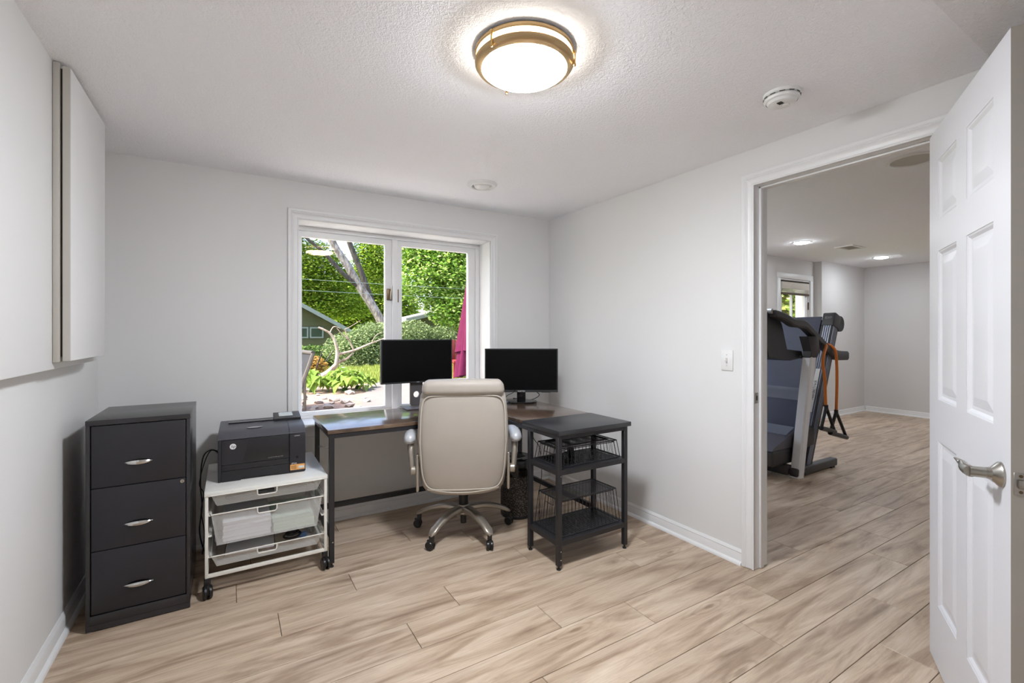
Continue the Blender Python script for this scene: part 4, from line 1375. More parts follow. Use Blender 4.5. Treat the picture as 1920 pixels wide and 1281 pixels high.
# ------------------------------------------------------------------ office chair
def office_chair():
    RZ = R(-25.5)
    t = thing('office_chair', 'cream leather office chair with silver arms and five-star base', 'chair', (-1.115, -0.610, 0.0), RZ)
    # backrest: rounded slab, lofted in z; local -y faces the camera
    zs = [0.345, 0.352, 0.372, 0.41, 0.48, 0.58, 0.68, 0.78, 0.86, 0.905, 0.925, 0.932]
    def halfw(z):
        s = (z - 0.345) / 0.587
        return 0.236 + 0.024 * math.sin(PI * min(1, s * 0.98)) ** 0.8 + 0.004 * s
    def rear(z):
        s = (z - 0.345) / 0.587
        return -0.290 - 0.022 * math.sin(PI * s) - 0.025 * s + 0.03 * (1 - s) ** 2
    rings = []
    for i, z in enumerate(zs):
        shrink = {0: 0.86, 1: 0.94, 2: 0.985}.get(i, 1.0)
        if i == len(zs) - 1: shrink = 0.90
        if i == len(zs) - 2: shrink = 0.97
        hw = halfw(z) * shrink
        y0 = rear(z) + 0.02 * (1 - shrink) * 5
        th = 0.125 * (0.7 if shrink < 0.85 else 1.0)
        ring = []
        for k in range(40):
            a = 2 * PI * k / 40
            c, s = math.cos(a), math.sin(a)
            e = 0.42
            px = hw * math.copysign(abs(c) ** e, c)
            py = (th / 2) * math.copysign(abs(s) ** 0.55, s)
            bow = 0.018 * (1 - (px / hw) ** 2) if py < 0 else 0.0
            dz = -0.022 * (1 - (px / halfw(0.5)) ** 2) * (1 if i < 4 else 0.0) * (1 - i / 4)
            ring.append((px, y0 + th / 2 + py - bow, z + dz))
        rings.append(ring)
    back = obj('backrest', G().loft(rings), 'leather', t, sharp=1.2)
    # piping round the rear panel
    def on_rear(x, z):
        zz = min(max(z, 0.36), 0.92)
        hw = halfw(zz)
        return (x, rear(zz) - 0.018 * max(0, 1 - (x / hw) ** 2) - 0.001 + 0.055 * max(0, abs(x) / hw - 0.80) ** 1.3, z)
    out = []
    for k in range(96):
        a = 2 * PI * k / 96
        c, s = math.cos(a), math.sin(a)
        zc, hz = 0.645, 0.265
        zz = zc + hz * math.copysign(abs(s) ** 0.20, s)
        zz -= 0.020 * (1 - min(1, (c * c) * 1.2)) * (1 if s < 0 else 0)
        hw = halfw(zz) - 0.018
        xx = hw * math.copysign(abs(c) ** 0.20, c)
        out.append(on_rear(xx, zz))
    obj('piping', G().tube(out, 0.0042, n=8, closed=True), 'leather_pipe', back)
    obj('lower_seam', G().tube([on_rear(x / 100 * 0.205, 0.366 - 0.022 * (1 - (x / 100) ** 2)) for x in range(-100, 101, 8)], 0.0035, n=6), 'leather_pipe', back)
    # head roll
    def hwarp(co):
        s = (co.z - 0.905) / 0.095
        k = 1.0 - 0.045 * s
        return (co.x * k, co.y - 0.020 * (1 - (co.x / 0.22) ** 2), co.z - 0.006 * (co.x / 0.22) ** 2 * s)
    obj('head_roll', G().box(-0.240, 0.240, -0.340, -0.200, 0.912, 1.000, bev=0.034, seg=6, warp=hwarp, cuts=3), 'leather', t, sharp=1.3)
    # seat
    obj('seat', G().box(-0.245, 0.245, -0.235, 0.275, 0.395, 0.505, bev=0.045, seg=5), 'leather', t, sharp=1.3)
    obj('seat_pan', G().box(-0.16, 0.16, -0.15, 0.16, 0.365, 0.398, bev=0.006), 'caster_black', t)
    obj('tilt_lever', G().tube([(0.10, -0.06, 0.352), (0.14, -0.15, 0.340), (0.16, -0.24, 0.346)], 0.004, n=8), 'cable', t)
    # arms
    for s in (-1, 1):
        br = obj('arm_bracket', G().box(s * 0.262 - 0.008, s * 0.262 + 0.008, -0.285, -0.245, 0.355, 0.570, bev=0.007, seg=4), 'silver_paint', t)
        obj('arm_pivot', G().lathe([(0.0, 0.0), (0.022, 0.0), (0.026, 0.004), (0.026, 0.026), (0.023, 0.030), (0.0, 0.030)], 28, Matrix.Translation((s * 0.270, -0.262, 0.475)) @ Matrix.Rotation(R(90) * s, 4, 'Y')), 'silver_paint', br)
        path = smooth_path([(s * 0.292, -0.262, 0.480), (s * 0.297, -0.255, 0.54), (s * 0.303, -0.24, 0.60), (s * 0.306, -0.20, 0.637)], 5)
        obj('arm_post', G().tube(path, [0.015 + 0.006 * (i / 15) for i in range(len(path))], n=14), 'silver_paint', br)
        pad = smooth_path([(s * 0.306, -0.272, 0.636), (s * 0.307, -0.265, 0.650), (s * 0.308, -0.22, 0.664), (s * 0.308, -0.10, 0.668), (s * 0.302, 0.02, 0.660), (s * 0.296, 0.09, 0.645), (s * 0.292, 0.115, 0.63)], 5)
        m = len(pad)
        rads = [0.034 * min(1.0, 0.45 + 3.2 * min(i, m - 1 - i) / m) for i in range(m)]
        obj('arm_pad', G().tube(pad, rads, n=18), 'silver_grey', t)
        obj('arm_front', G().tube(smooth_path([(s * 0.297, 0.08, 0.645), (s * 0.290, 0.12, 0.56), (s * 0.262, 0.09, 0.45), (s * 0.20, 0.05, 0.392)], 5), 0.016, n=12), 'silver_paint', t)
    # column and base
    obj('column', G().cyl((0, 0, 0.150), (0, 0, 0.368), 0.029, n=24), 'caster_black', t)
    obj('column_foot', G().cyl((0, 0, 0.058), (0, 0, 0.118), 0.019, n=20), 'caster_black', t)
    obj('hub', G().lathe([(0.0, 0.110), (0.030, 0.112), (0.046, 0.125), (0.044, 0.160), (0.036, 0.178), (0.0, 0.178)], 28), 'silver_paint', t)
    for ang in (207, 275, 136, 350.5, 63):
        a = R(ang) - RZ
        u = Vector((math.cos(a), math.sin(a), 0)); v = Vector((-math.sin(a), math.cos(a), 0))
        rings = []
        for k in range(13):
            s = k / 12
            rad = 0.030 + 0.285 * s
            zc = 0.150 - 0.060 * s ** 1.6 + 0.018 * math.sin(PI * s)
            w = 0.034 - 0.012 * s + (0.006 * max(0, s - 0.8) / 0.2)
            hh = 0.022 - 0.008 * s
            if k == 12:
                w *= 0.55; hh *= 0.6
            ring = []
            for q in range(16):
                b = 2 * PI * q / 16
                c, sn = math.cos(b), math.sin(b)
                ring.append(u * rad + v * (w * math.copysign(abs(c) ** 0.7, c)) + Vector((0, 0, zc + hh * math.copysign(abs(sn) ** 0.7, sn))))
            rings.append(ring)
        st = obj('base_arm', G().loft(rings), 'silver_paint', t, sharp=1.0)
        ctr = u * 0.302
        spin = a + R({207: 10, 275: 60, 136: 100, 350.5: 40, 63: 0}[ang])
        caster(st, ctr.x, ctr.y, 0.086, r=0.0265, ang=spin, wheelw=0.014)
office_chair()

# ------------------------------------------------------------------ treadmill and resistance band
def treadmill():
    # local: x along the machine (toward the folded deck), y across; origin at the near upright's foot
    t = thing('treadmill', 'folded grey treadmill standing in the next room', 'treadmill', (1.82, -1.13, 0.0))
    Wd = 0.78                       # across (toward the back wall)
    for y in (0.0, Wd):
        up = obj('upright', G().loft([[(x0 + dx, y + dy, z) for dx, dy in ((-0.050, -0.030), (-0.034, -0.042), (0.030, -0.042), (0.046, -0.028), (0.046, 0.028), (0.030, 0.042), (-0.034, 0.042), (-0.050, 0.030))] for x0, z in ((0.042, 0.0), (0.150, 0.54), (0.255, 1.05))]), 'tread_silver', t)
        obj('upright_cap', G().loft([[(x0 + dx * k, y + dy * k, z) for dx, dy in ((-0.060, -0.034), (-0.030, -0.052), (0.055, -0.052), (0.085, -0.032), (0.085, 0.032), (0.055, 0.05), (-0.030, 0.05), (-0.060, 0.034))] for x0, z, k in ((0.252, 1.045, 0.85), (0.275, 1.10, 1.0), (0.225, 1.235, 1.15))]), 'tread_dark', up)
        obj('base_rail', G().box(-0.02, 0.70, y - 0.035, y + 0.035, 0.012, 0.082, bev=0.012, seg=3), 'tread_dark', t)
        obj('rail_foot', G().box(0.60, 0.66, y - 0.03, y + 0.03, 0.0, 0.012), 'caster_black', t)
        # handlebar: console shoulder down to a grip
        hb = smooth_path([(-0.30, y + 0.02, 1.43), (-0.18, y, 1.40), (-0.06, y - 0.01, 1.355), (0.10, y - 0.01, 1.345), (0.20, y - 0.01, 1.30), (0.40, y - 0.01, 1.19), (0.58, y - 0.01, 1.095), (0.70, y - 0.01, 1.055), (0.90, y - 0.01, 1.045)], 5)
        rings = []
        for i, p in enumerate(hb):
            s = i / (len(hb) - 1)
            hh = 0.028 + 0.010 * math.sin(PI * s) + (0.014 if s > 0.82 else 0)
            rings.append([p + Vector((0, cy * 0.036, cz * hh)) for cy, cz in ((-1, -0.6), (-0.7, -1), (0.7, -1), (1, -0.6), (1, 0.6), (0.7, 1), (-0.7, 1), (-1, 0.6))])
        obj('handlebar', G().loft(rings), 'tread_dark', t)
    # console between the uprights, seen from its back
    obj('console', G().prism([(-0.30, 1.455), (-0.42, 1.40), (-0.30, 1.06), (0.02, 1.02), (0.25, 1.04), (0.22, 1.10), (-0.02, 1.12), (-0.10, 1.33), (-0.16, 1.42)], 'y', 0.05, Wd - 0.05), 'tread_black', t)
    obj('console_rim', G().tube([(-0.305, 0.02, 1.450), (-0.30, Wd / 2, 1.462), (-0.305, Wd - 0.02, 1.450)], 0.022, n=10), 'silver_grey', t)
    obj('console_bar', G().box(0.19, 0.235, 0.04, Wd - 0.04, 1.035, 1.06, bev=0.006), 'tread_dark', t)
    obj('cup_holder', G().box(-0.03, 0.10, 0.20, 0.34, 1.09, 1.235, bev=0.01), 'tread_dark', t)
    for y, z in ((0.14, 1.30), (0.30, 1.34), (0.14, 1.17), (0.55, 1.30)):
        obj('screw', G().cyl((-0.12, y, z), (-0.06, y, z), 0.012, n=12), 'black_gloss', t)
    # folded deck leaning away: lower end z .10 at x .20, upper end z 1.46 at x .80
    ax = Vector((0.545, 0, 1.375)).normalized()
    nx = Vector((ax.z, 0, -ax.x))            # away from console
    o0 = Vector((0.185, 0, 0.07))
    Ld = 1.485
    M = Matrix(((ax.x, 0, nx.x, o0.x), (0, 1, 0, 0), (ax.z, 0, nx.z, o0.z), (0, 0, 0, 1)))
    # local deck frame: (along, across, depth)
    dk = obj('deck', G().box(0.05, Ld - 0.05, 0.10, Wd - 0.10, 0.03, 0.075, M=M), 'tread_black', t)
    obj('belt', G().box(0.12, Ld - 0.02, 0.12, Wd - 0.12, 0.015, 0.030, bev=0.004, M=M), 'tread_belt', dk)
    obj('belt_strap', G().box(0.60, 0.72, 0.118, Wd - 0.118, 0.010, 0.0155, M=M), 'tread_strap', dk)
    for y0, y1 in ((-0.005, 0.098), (Wd - 0.098, Wd + 0.005)):
        rl = obj('side_rail', G().box(0.0, Ld, y0, y1, -0.004, 0.105, bev=0.010, M=M), 'tread_dark', t)
        for k in range(4):
            a = y0 + 0.018 + 0.018 * k
            obj('rail_groove', G().box(0.02, Ld - 0.10, a, a + 0.010, -0.0075, -0.0035, M=M), 'tread_rail', rl)
        for k in range(4):
            sgn = -1 if y0 < 0.3 else 1
            yy = y0 if sgn < 0 else y1
            obj('rail_groove', G().box(0.02, Ld - 0.13, min(yy, yy + sgn * 0.003), max(yy, yy + sgn * 0.003), 0.002 + 0.017 * k, 0.012 + 0.017 * k, M=M), 'tread_rail', rl)
        ec = obj('end_cap', G().box(Ld - 0.13, Ld + 0.012, y0 - 0.006, y1 + 0.006, -0.010, 0.110, bev=0.014, seg=3, M=M), 'tread_dark', t)
        obj('roller_guard', G().cyl(M @ Vector((Ld - 0.06, y0 - 0.004, 0.115)), M @ Vector((Ld - 0.06, y1 + 0.004, 0.115)), 0.075, n=24), 'tread_black', t)
    lettering('cap_lettering', 'EXP', 0.034, 'print_grey', t, M @ Matrix.Translation((Ld - 0.045, 0.046, -0.0108)) @ Matrix.Rotation(R(-90), 4, 'Z'))
    st = obj('rail_sticker', G().box(0.50, 0.92, 0.030, 0.068, -0.0108, -0.0078, M=M), 'print_white', t, label='long white printed strip')
    lettering('sticker_lettering', 'NordicTrack', 0.036, 'tread_black', st, M @ Matrix.Translation((0.71, 0.049, -0.0112)))
    obj('rear_knob', G().lathe([(0.0, 0.0), (0.022, 0.0), (0.024, 0.012), (0.0, 0.018)], 20, M @ Matrix.Translation((0.62, 0.02, 0.12)) @ Matrix.Rotation(R(0), 4, 'X')), 'caster_black', t)
    obj('lift_strut', G().cyl((0.30, 0.06, 0.06), (0.42, 0.06, 0.62), 0.016, n=12), 'silver_grey', t)
    # motor hood at the front
    hood = [(-0.30, 0.10), (-0.27, 0.30), (-0.12, 0.345), (0.10, 0.36), (0.22, 0.31), (0.24, 0.10)]
    obj('motor_hood', G().prism([(-0.24, 0.245), (-0.20, 0.275), (0.02, 0.345), (0.15, 0.40), (0.20, 0.39), (0.20, 0.245)], 'y', 0.06, Wd - 0.06), 'tread_hood', t)
    obj('hood_skirt', G().box(-0.24, 0.20, 0.055, Wd - 0.055, 0.105, 0.245, bev=0.025, seg=3), 'tread_dark', t)
    obj('hood_trim', G().prism([(0.02, 0.346), (0.15, 0.402), (0.155, 0.412), (0.02, 0.356)], 'y', 0.08, Wd - 0.08), 'tread_strap', t)
    obj('front_beam', G().box(-0.06, 0.02, 0.03, Wd - 0.03, 0.02, 0.105, bev=0.01), 'tread_dark', t)
    obj('power_cord', G().tube([(-0.20, 0.16, 0.15), (-0.17, 0.12, 0.11), (-0.14, 0.14, 0.06)], 0.006, n=8), 'cable', t)
    obj('side_hood', G().box(0.16, 0.34, -0.012, 0.06, 0.235, 0.42, bev=0.03, seg=3), 'tread_dark', t)
    for x in (0.085,):
        obj('bolt', G().cyl((x, -0.050, 0.03), (x, -0.046, 0.03), 0.010, n=12), 'caster_black', t)
treadmill()

def resistance_band():
    t = thing('resistance_band', 'orange rubber resistance band with black handles hanging over the treadmill grip', 'exercise band', (2.345, -1.14, 1.10))
    pa = smooth_path([(-0.13, -0.062, -0.515), (-0.145, -0.064, -0.40), (-0.16, -0.066, -0.25), (-0.19, -0.064, -0.12), (-0.17, -0.062, -0.03), (-0.10, -0.05, 0.045), (-0.04, 0.0, 0.062), (0.0, 0.03, 0.045), (0.02, -0.02, 0.055), (0.05, -0.058, 0.0), (0.065, -0.064, -0.12), (0.07, -0.064, -0.30), (0.06, -0.064, -0.50), (0.055, -0.064, -0.575)], 8)
    obj('tube', G().tube(pa, 0.0125, n=12), 'orange_rubber', t)
    for x, z, w in ((-0.13, -0.515, 0.15), (0.055, -0.575, 0.19)):
        tilt = -0.03 if x < 0 else -0.05
        h = obj('handle_strap', G().tube([(x, -0.064, z + 0.012), (x - w * 0.55, -0.064, z - 0.16), (x - w * 0.55, -0.064, z - 0.175)], 0.014, n=8), 'caster_black', t)
        obj('handle_strap', G().tube([(x, -0.064, z + 0.012), (x + w, -0.064, z - 0.19 + tilt), (x + w, -0.064, z - 0.20 + tilt)], 0.014, n=8), 'caster_black', t)
        obj('grip', G().cyl((x - w * 0.60, -0.064, z - 0.170), (x + w * 1.05, -0.064, z - 0.200 + tilt), 0.021, n=16), 'caster_black', t)
        obj('clip', G().cyl((x, -0.064, z - 0.02), (x, -0.064, z + 0.03), 0.017, n=14), 'caster_black', t)
resistance_band()

# ------------------------------------------------------------------ outside the window
GZ = 0.45
def ground_out():
    g = G()
    xs = [-40, -20, -8, -3, 0, 2.6, 2.6001, 8, 20, 45]
    ys = [0.47, 1.5, 3, 4.2, 6, 8, 10, 14, 20, 40, 80]
    def z(x, y):
        if x > 2.6 and y < 5:
            return -0.1
        if y <= 8:
            return GZ - 0.02
        return GZ - 0.02 - 1.1 * min(1, (y - 8) / 7)
    vs = [(x, y, z(x, y)) for x in xs for y in ys]
    n = len(ys)
    fs = [[i * n + j, (i + 1) * n + j, (i + 1) * n + j + 1, i * n + j + 1] for i in range(len(xs) - 1) for j in range(n - 1)]
    g.add(vs, fs)
    struct('ground', g, 'soil', label='garden ground outside the window')
    # pale patio slab close to the house, mulch strip by it
    tag(obj('patio_slab', G().prism([(-1.25, 1.55), (2.55, 1.55), (2.55, 4.1), (-0.35, 4.25), (-0.75, 3.3), (-1.0, 2.5)], 'z', GZ - 0.02, GZ + 0.012), 'concrete'), 'sunlit pale concrete patio outside the window', 'patio')
    tag(obj('mulch_bed', G().prism([(-3.2, 1.55), (-1.25, 1.55), (-1.0, 2.5), (-0.75, 3.3), (-0.5, 4.2), (-3.2, 4.3)], 'z', GZ - 0.02, GZ + 0.006), 'mulch'), 'reddish mulch bed beside the patio', 'flower bed')
    tag(obj('bounce_strip', G().prism([(-3.1, 0.475), (2.55, 0.475), (2.55, 1.55), (-3.1, 1.55)], 'z', GZ - 0.02, GZ + 0.016), 'bounce_white'), 'added unseen white gravel along the house wall below the window', 'reflector')  # added strip, out of view, made bright to bounce daylight through the window
    rr = random.Random(9)
    laid = []
    for i in range(34):
        x, y = rr.uniform(-1.9, -0.80), rr.uniform(1.72, 3.2)
        if x > -0.75 - 0.45 * max(0, (3.3 - y) / 2.0):
            continue
        r = rr.uniform(0.03, 0.085)
        if any((x - a) ** 2 + (y - b) ** 2 < (1.2 * (r + c)) ** 2 for a, b, c in laid):
            continue
        laid.append((x, y, r))
        g = G()
        vs, fs = [], []
        bm = bmesh.new()
        bmesh.ops.create_icosphere(bm, subdivisions=1, radius=r)
        for v in bm.verts:
            v.co *= rr.uniform(0.8, 1.15)
            v.co.z *= 0.45
        bm.verts.index_update()
        g.add([v.co.copy() for v in bm.verts], [[v.index for v in f.verts] for f in bm.faces])
        bm.free()
        o = obj('bed_stone', g, 'stone_pale', loc=(x, y, GZ + 0.012 + r * 0.2), sharp=0.9)
        tag(o, 'pale flat stone lying in the mulch bed outside the window', 'stone', 'pale stones in the mulch bed')
    # lawn
    g = G()
    rr = random.Random(3)
    for i in range(15000):
        x, y = rr.uniform(-2.6, 3.0), rr.uniform(4.3, 8.2)
        h = rr.uniform(0.04, 0.10)
        a = rr.uniform(0, 2 * PI)
        dx, dy = 0.010 * math.cos(a), 0.010 * math.sin(a)
        lx, ly = rr.uniform(-0.03, 0.03), rr.uniform(-0.03, 0.03)
        g.add([(x - dx, y - dy, GZ - 0.02), (x + dx, y + dy, GZ - 0.02), (x + lx, y + ly, GZ - 0.02 + h)], [[0, 1, 2]])
    me = bpy.data.meshes.new('lawn')
    me.from_pydata(g.v, [], g.f)
    o = obj('lawn', me, 'grass')
    tag(o, 'sunny strip of green lawn beyond the patio', 'grass', kind='stuff')
ground_out()

def leaf_cloud(clusters, n, size, seed, flat=0.35):
    """Leaves as small folded rhombs scattered through ellipsoids (cx, cy, cz, rx, ry, rz)."""
    rr = random.Random(seed)
    vol = [c[3] * c[4] * c[5] for c in clusters]
    tot = sum(vol)
    vs, fs = [], []
    for c, vv in zip(clusters, vol):
        for i in range(int(n * vv / tot)):
            u = Vector((rr.gauss(0, 1), rr.gauss(0, 1), rr.gauss(0, 1))).normalized() * (rr.random() ** 0.42)
            p = Vector((c[0] + u.x * c[3], c[1] + u.y * c[4], c[2] + u.z * c[5]))
            s = size * rr.uniform(0.6, 1.25)
            d = Vector((rr.gauss(0, 1), rr.gauss(0, 1), rr.gauss(0, flat) - 0.2)).normalized()
            nrm = Vector((rr.gauss(0, 0.6), rr.gauss(0, 0.6) - 0.3, 1.0)).normalized()
            e = d.cross(nrm)
            if e.length < 1e-3:
                continue
            e.normalize()
            up = e.cross(d)
            o = len(vs)
            vs += [p, p + d * s * 0.5 + e * s * 0.33 + up * s * 0.10, p + d * s, p + d * s * 0.5 - e * s * 0.33 + up * s * 0.10]
            fs += [[o, o + 1, o + 2], [o, o + 2, o + 3]]
    me = bpy.data.meshes.new('foliage')
    me.from_pydata([tuple(v) for v in vs], [], fs)
    return me

def limb(pts, r0, r1, k=5, n=10):
    p = smooth_path(pts, k)
    m = len(p)
    return G().tube(p, [r0 + (r1 - r0) * i / (m - 1) for i in range(m)], n=n)

def trees():
    # leaning pale double-trunk tree
    t = thing('leaning_tree', 'tall tree with two leaning pale trunks behind the bushes', 'tree', (3.93, 16.60, -0.55))
    L = t.location
    def rel(*ps):
        return [tuple(Vector(p) - L) for p in ps]
    obj('trunk', limb(rel((3.93, 16.60, -0.55), (3.29, 16.60, 1.53), (2.20, 16.60, 3.32), (1.74, 16.60, 4.12), (1.28, 16.60, 4.81), (0.47, 16.60, 6.48), (0.01, 16.60, 8.44)), 0.20, 0.12), 'bark', t)
    obj('trunk', limb(rel((4.16, 17.06, -0.55), (3.52, 17.06, 0.96), (2.78, 17.06, 2.97), (2.37, 17.06, 4.07), (1.91, 17.06, 5.27), (1.45, 17.06, 7.17), (1.16, 17.06, 9.01)), 0.15, 0.09), 'bark_dark', t)
    obj('branch', limb(rel((2.37, 16.60, 3.09), (1.62, 16.48, 3.66), (0.82, 16.37, 4.47), (0.13, 16.25, 4.99), (-0.68, 16.14, 5.79)), 0.11, 0.04), 'bark_dark', t)
    obj('branch', limb(rel((1.91, 17.06, 5.22), (2.43, 16.95, 5.56), (3.12, 16.83, 5.62)), 0.07, 0.03), 'bark_dark', t)
    obj('branch', limb(rel((1.22, 16.60, 4.87), (1.51, 16.48, 5.79), (1.74, 16.48, 6.94)), 0.07, 0.03), 'bark_dark', t)
    me = leaf_cloud([(0.59 - L.x, 18.97 - L.y, 3.95 - L.z, 1.96, 1.15, 1.50), (-0.33 - L.x, 18.74 - L.y, 6.25 - L.z, 1.15, 1.15, 1.04), (3.47 - L.x, 18.74 - L.y, 4.76 - L.z, 1.04, 0.92, 1.73), (1.51 - L.x, 18.97 - L.y, 2.57 - L.z, 2.07, 0.92, 0.81), (2.08 - L.x, 19.20 - L.y, 6.25 - L.z, 0.81, 0.81, 0.58)], 42000, 0.135, 11)
    f = obj('foliage', me, 'leaf_tree', t, kind='stuff')
    # large maple on the right
    t = thing('maple_tree', 'big bright green leafy tree filling the right-hand window pane', 'tree', (4.4, 11.5, -0.2))
    L = t.location
    obj('trunk', limb([(0, 0, -0.3), (0.05, 0, 1.2), (0.0, 0, 3.0), (0.1, 0, 4.6)], 0.20, 0.08), 'bark_dark', t)
    for a, b in (((0, 0, 1.6), (-1.3, -0.4, 2.6)), ((0, 0, 2.2), (1.2, -0.2, 3.4)), ((0, 0, 2.8), (-0.9, 0.3, 4.2))):
        obj('branch', limb([a, ((a[0] + b[0]) / 2, (a[1] + b[1]) / 2, (a[2] + b[2]) / 2 + 0.15), b], 0.07, 0.02), 'bark_dark', t)
    me = leaf_cloud([(-0.75, -0.5, 3.3, 1.7, 1.1, 1.15), (-0.3, -0.8, 2.3, 1.2, 0.9, 0.75), (-1.4, -0.2, 4.3, 1.2, 1.0, 0.9), (0.6, -0.4, 3.2, 1.4, 1.0, 1.3), (0.3, -0.6, 4.7, 1.8, 1.0, 1.0), (0.3, -0.9, 1.8, 1.0, 0.7, 0.5)], 40000, 0.125, 12)
    obj('foliage', me, 'leaf_maple', t, kind='stuff')
    # backdrop trees
    spec = [((-1.6, 24.5, -0.6), 'dark leafy tree behind the neighbouring house roof', 'leaf_dark', [(0, 0, 3.6, 3.4, 1.5, 2.6)]),
            ((4.6, 23.6, -0.6), 'dense tree beyond the leaning trunks', 'leaf_tree', [(0, 0, 3.2, 2.8, 1.4, 2.6)]),
            ((12.2, 22.0, -0.6), 'dense shaded tree behind the maple', 'leaf_dark', [(0, 0, 4.0, 4.0, 1.5, 4.0)]),
            ((17.6, 7.4, -0.6), 'leafy tree seen through the patio door glass', 'leaf_maple', [(0, 0, 3.2, 2.4, 1.2, 2.6)])]
    for i, (loc, label, mt, cl) in enumerate(spec):
        t = thing('background_tree', label, 'tree', loc, group='trees at the back of the garden')
        obj('trunk', limb([(0, 0, -0.4), (0.1, 0, 1.5), (0, 0.2, 4.0)], 0.25, 0.12), 'bark_dark', t)
        obj('foliage', leaf_cloud(cl, 24000, 0.23, 40 + i), mt, t, kind='stuff')
trees()

def bushes():
    def bush(name, label, loc, cl, n, size, mt, seed):
        t = thing(name, label, 'bush', loc)
        for k in range(4):
            a = k * 1.7
            obj('stem', limb([(0, 0, 0), (0.15 * math.cos(a), 0.15 * math.sin(a), 0.25), (0.35 * math.cos(a), 0.3 * math.sin(a), 0.55)], 0.02, 0.008, 3, 6), 'bark_dark', t)
        obj('foliage', leaf_cloud(cl, n, size, seed), mt, t, kind='stuff')
    bush('round_bush', 'big rounded grey-green bush behind the lawn', (0.55, 8.95, GZ - 0.10), [(0, 0, 0.50, 1.0, 0.6, 0.50), (0.35, 0.1, 0.85, 0.65, 0.5, 0.36)], 14000, 0.06, 'leaf_bush', 21)
    bush('low_bush', 'dark green bush in front of the neighbouring house', (-0.45, 10.6, GZ - 0.30), [(0, 0, 0.42, 0.8, 0.5, 0.36)], 4000, 0.085, 'leaf_dark', 22)
    bush('tall_bush', 'tall pale-leaved bush between the two window panes', (2.35, 10.2, GZ - 0.25), [(0, 0, 0.85, 0.75, 0.6, 0.62), (0.9, 0.1, 0.8, 0.7, 0.5, 0.5)], 12000, 0.065, 'leaf_bush', 23)
    bush('gold_bush', 'golden feathery shrub by the driftwood branch', (-1.28, 4.72, GZ - 0.02), [(0, 0, 0.30, 0.26, 0.20, 0.18)], 1800, 0.045, 'leaf_gold', 24)
bushes()

def hostas():
    lm = []
    for k, (L, w) in enumerate(((0.16, 0.055), (0.13, 0.048))):
        g = G()
        vs, fs = [], []
        m = 6
        for i in range(m + 1):
            s = i / m
            hw = w * math.sin(PI * min(0.98, s ** 0.8)) + 0.001
            z = 0.10 * s + 0.06 * math.sin(PI * s) - 0.12 * s * s
            for c in (-1, 0, 1):
                vs.append((L * s, hw * c, z + (0.012 if c else 0.0)))
        for i in range(m):
            for c in (0, 1):
                a = i * 3 + c
                fs.append([a, a + 1, a + 4, a + 3])
        g.add(vs, fs)
        me = g.mesh('leaf')
        setmat(me, 'leaf_hosta')
        lm.append(me)
    rr = random.Random(6)
    for loc, label, n, sc in (((-1.02, 3.42, GZ), 'larger leafy hosta plant at the edge of the patio', 46, 1.35), ((-1.42, 3.55, GZ), 'smaller leafy hosta plant under the driftwood branch', 34, 1.2), ((-0.80, 3.60, GZ), 'small hosta clump right of the larger hosta', 22, 1.0)):
        t = thing('hosta', label, 'plant', loc, group='hosta plants outside the window')
        obj('crown', G().lathe([(0.0, 0.0), (0.05, 0.0), (0.03, 0.05), (0.0, 0.06)], 10), 'leaf_dark', t)
        for i in range(n):
            o = obj('leaf', lm[i % 2], None, t)
            rad = rr.uniform(0.0, 0.17) * sc
            a = rr.uniform(0, 2 * PI)
            o.location = (rad * math.cos(a), rad * math.sin(a), rr.uniform(0.02, 0.16) * sc * (1.1 - rad / (0.25 * sc)))
            o.rotation_euler = (rr.uniform(-0.3, 0.3), rr.uniform(-0.5, 0.3), a + rr.uniform(-0.6, 0.6))
            k = sc * rr.uniform(0.75, 1.1)
            o.scale = (k, k, k)
hostas()

def driftwood():
    t = thing('bare_branch', 'pale bare twisted tree branch growing by the mulch bed', 'tree', (-1.40, 4.2, GZ))
    L = Vector(t.location)
    def rel(*ps):
        return [tuple(Vector(p) - L) for p in ps]
    obj('trunk', limb(rel((-1.44, 4.2, 0.40), (-1.30, 4.2, 0.53), (-1.10, 4.2, 0.66), (-0.98, 4.2, 0.78)), 0.065, 0.034), 'driftwood', t)
    obj('branch', limb(rel((-0.99, 4.2, 0.76), (-0.97, 4.2, 0.95), (-1.0, 4.2, 1.12), (-1.08, 4.2, 1.26), (-1.24, 4.2, 1.35)), 0.032, 0.012), 'driftwood', t)
    obj('branch', limb(rel((-0.97, 4.2, 0.93), (-0.72, 4.2, 0.99), (-0.45, 4.2, 1.10), (-0.10, 4.2, 1.22)), 0.022, 0.008), 'driftwood', t)
    obj('branch', limb(rel((-0.98, 4.2, 0.80), (-0.82, 4.2, 0.87), (-0.72, 4.2, 0.98)), 0.022, 0.010), 'driftwood', t)
    obj('branch', limb(rel((-0.72, 4.2, 0.99), (-0.80, 4.2, 1.16), (-0.86, 4.2, 1.32)), 0.014, 0.006), 'driftwood', t)
    obj('branch', limb(rel((-0.78, 4.2, 1.14), (-0.90, 4.2, 1.25), (-0.98, 4.2, 1.34)), 0.012, 0.005), 'driftwood', t)
    obj('twig', limb(rel((-1.08, 4.2, 1.26), (-1.02, 4.2, 1.36), (-0.92, 4.2, 1.33)), 0.010, 0.004), 'driftwood', t)
    obj('twig', limb(rel((-0.86, 4.2, 1.32), (-0.78, 4.2, 1.36), (-0.62, 4.2, 1.46)), 0.007, 0.003), 'driftwood', t)
    obj('twig', limb(rel((-0.45, 4.2, 1.10), (-0.38, 4.2, 1.22), (-0.28, 4.2, 1.27)), 0.008, 0.003), 'driftwood', t)
driftwood()

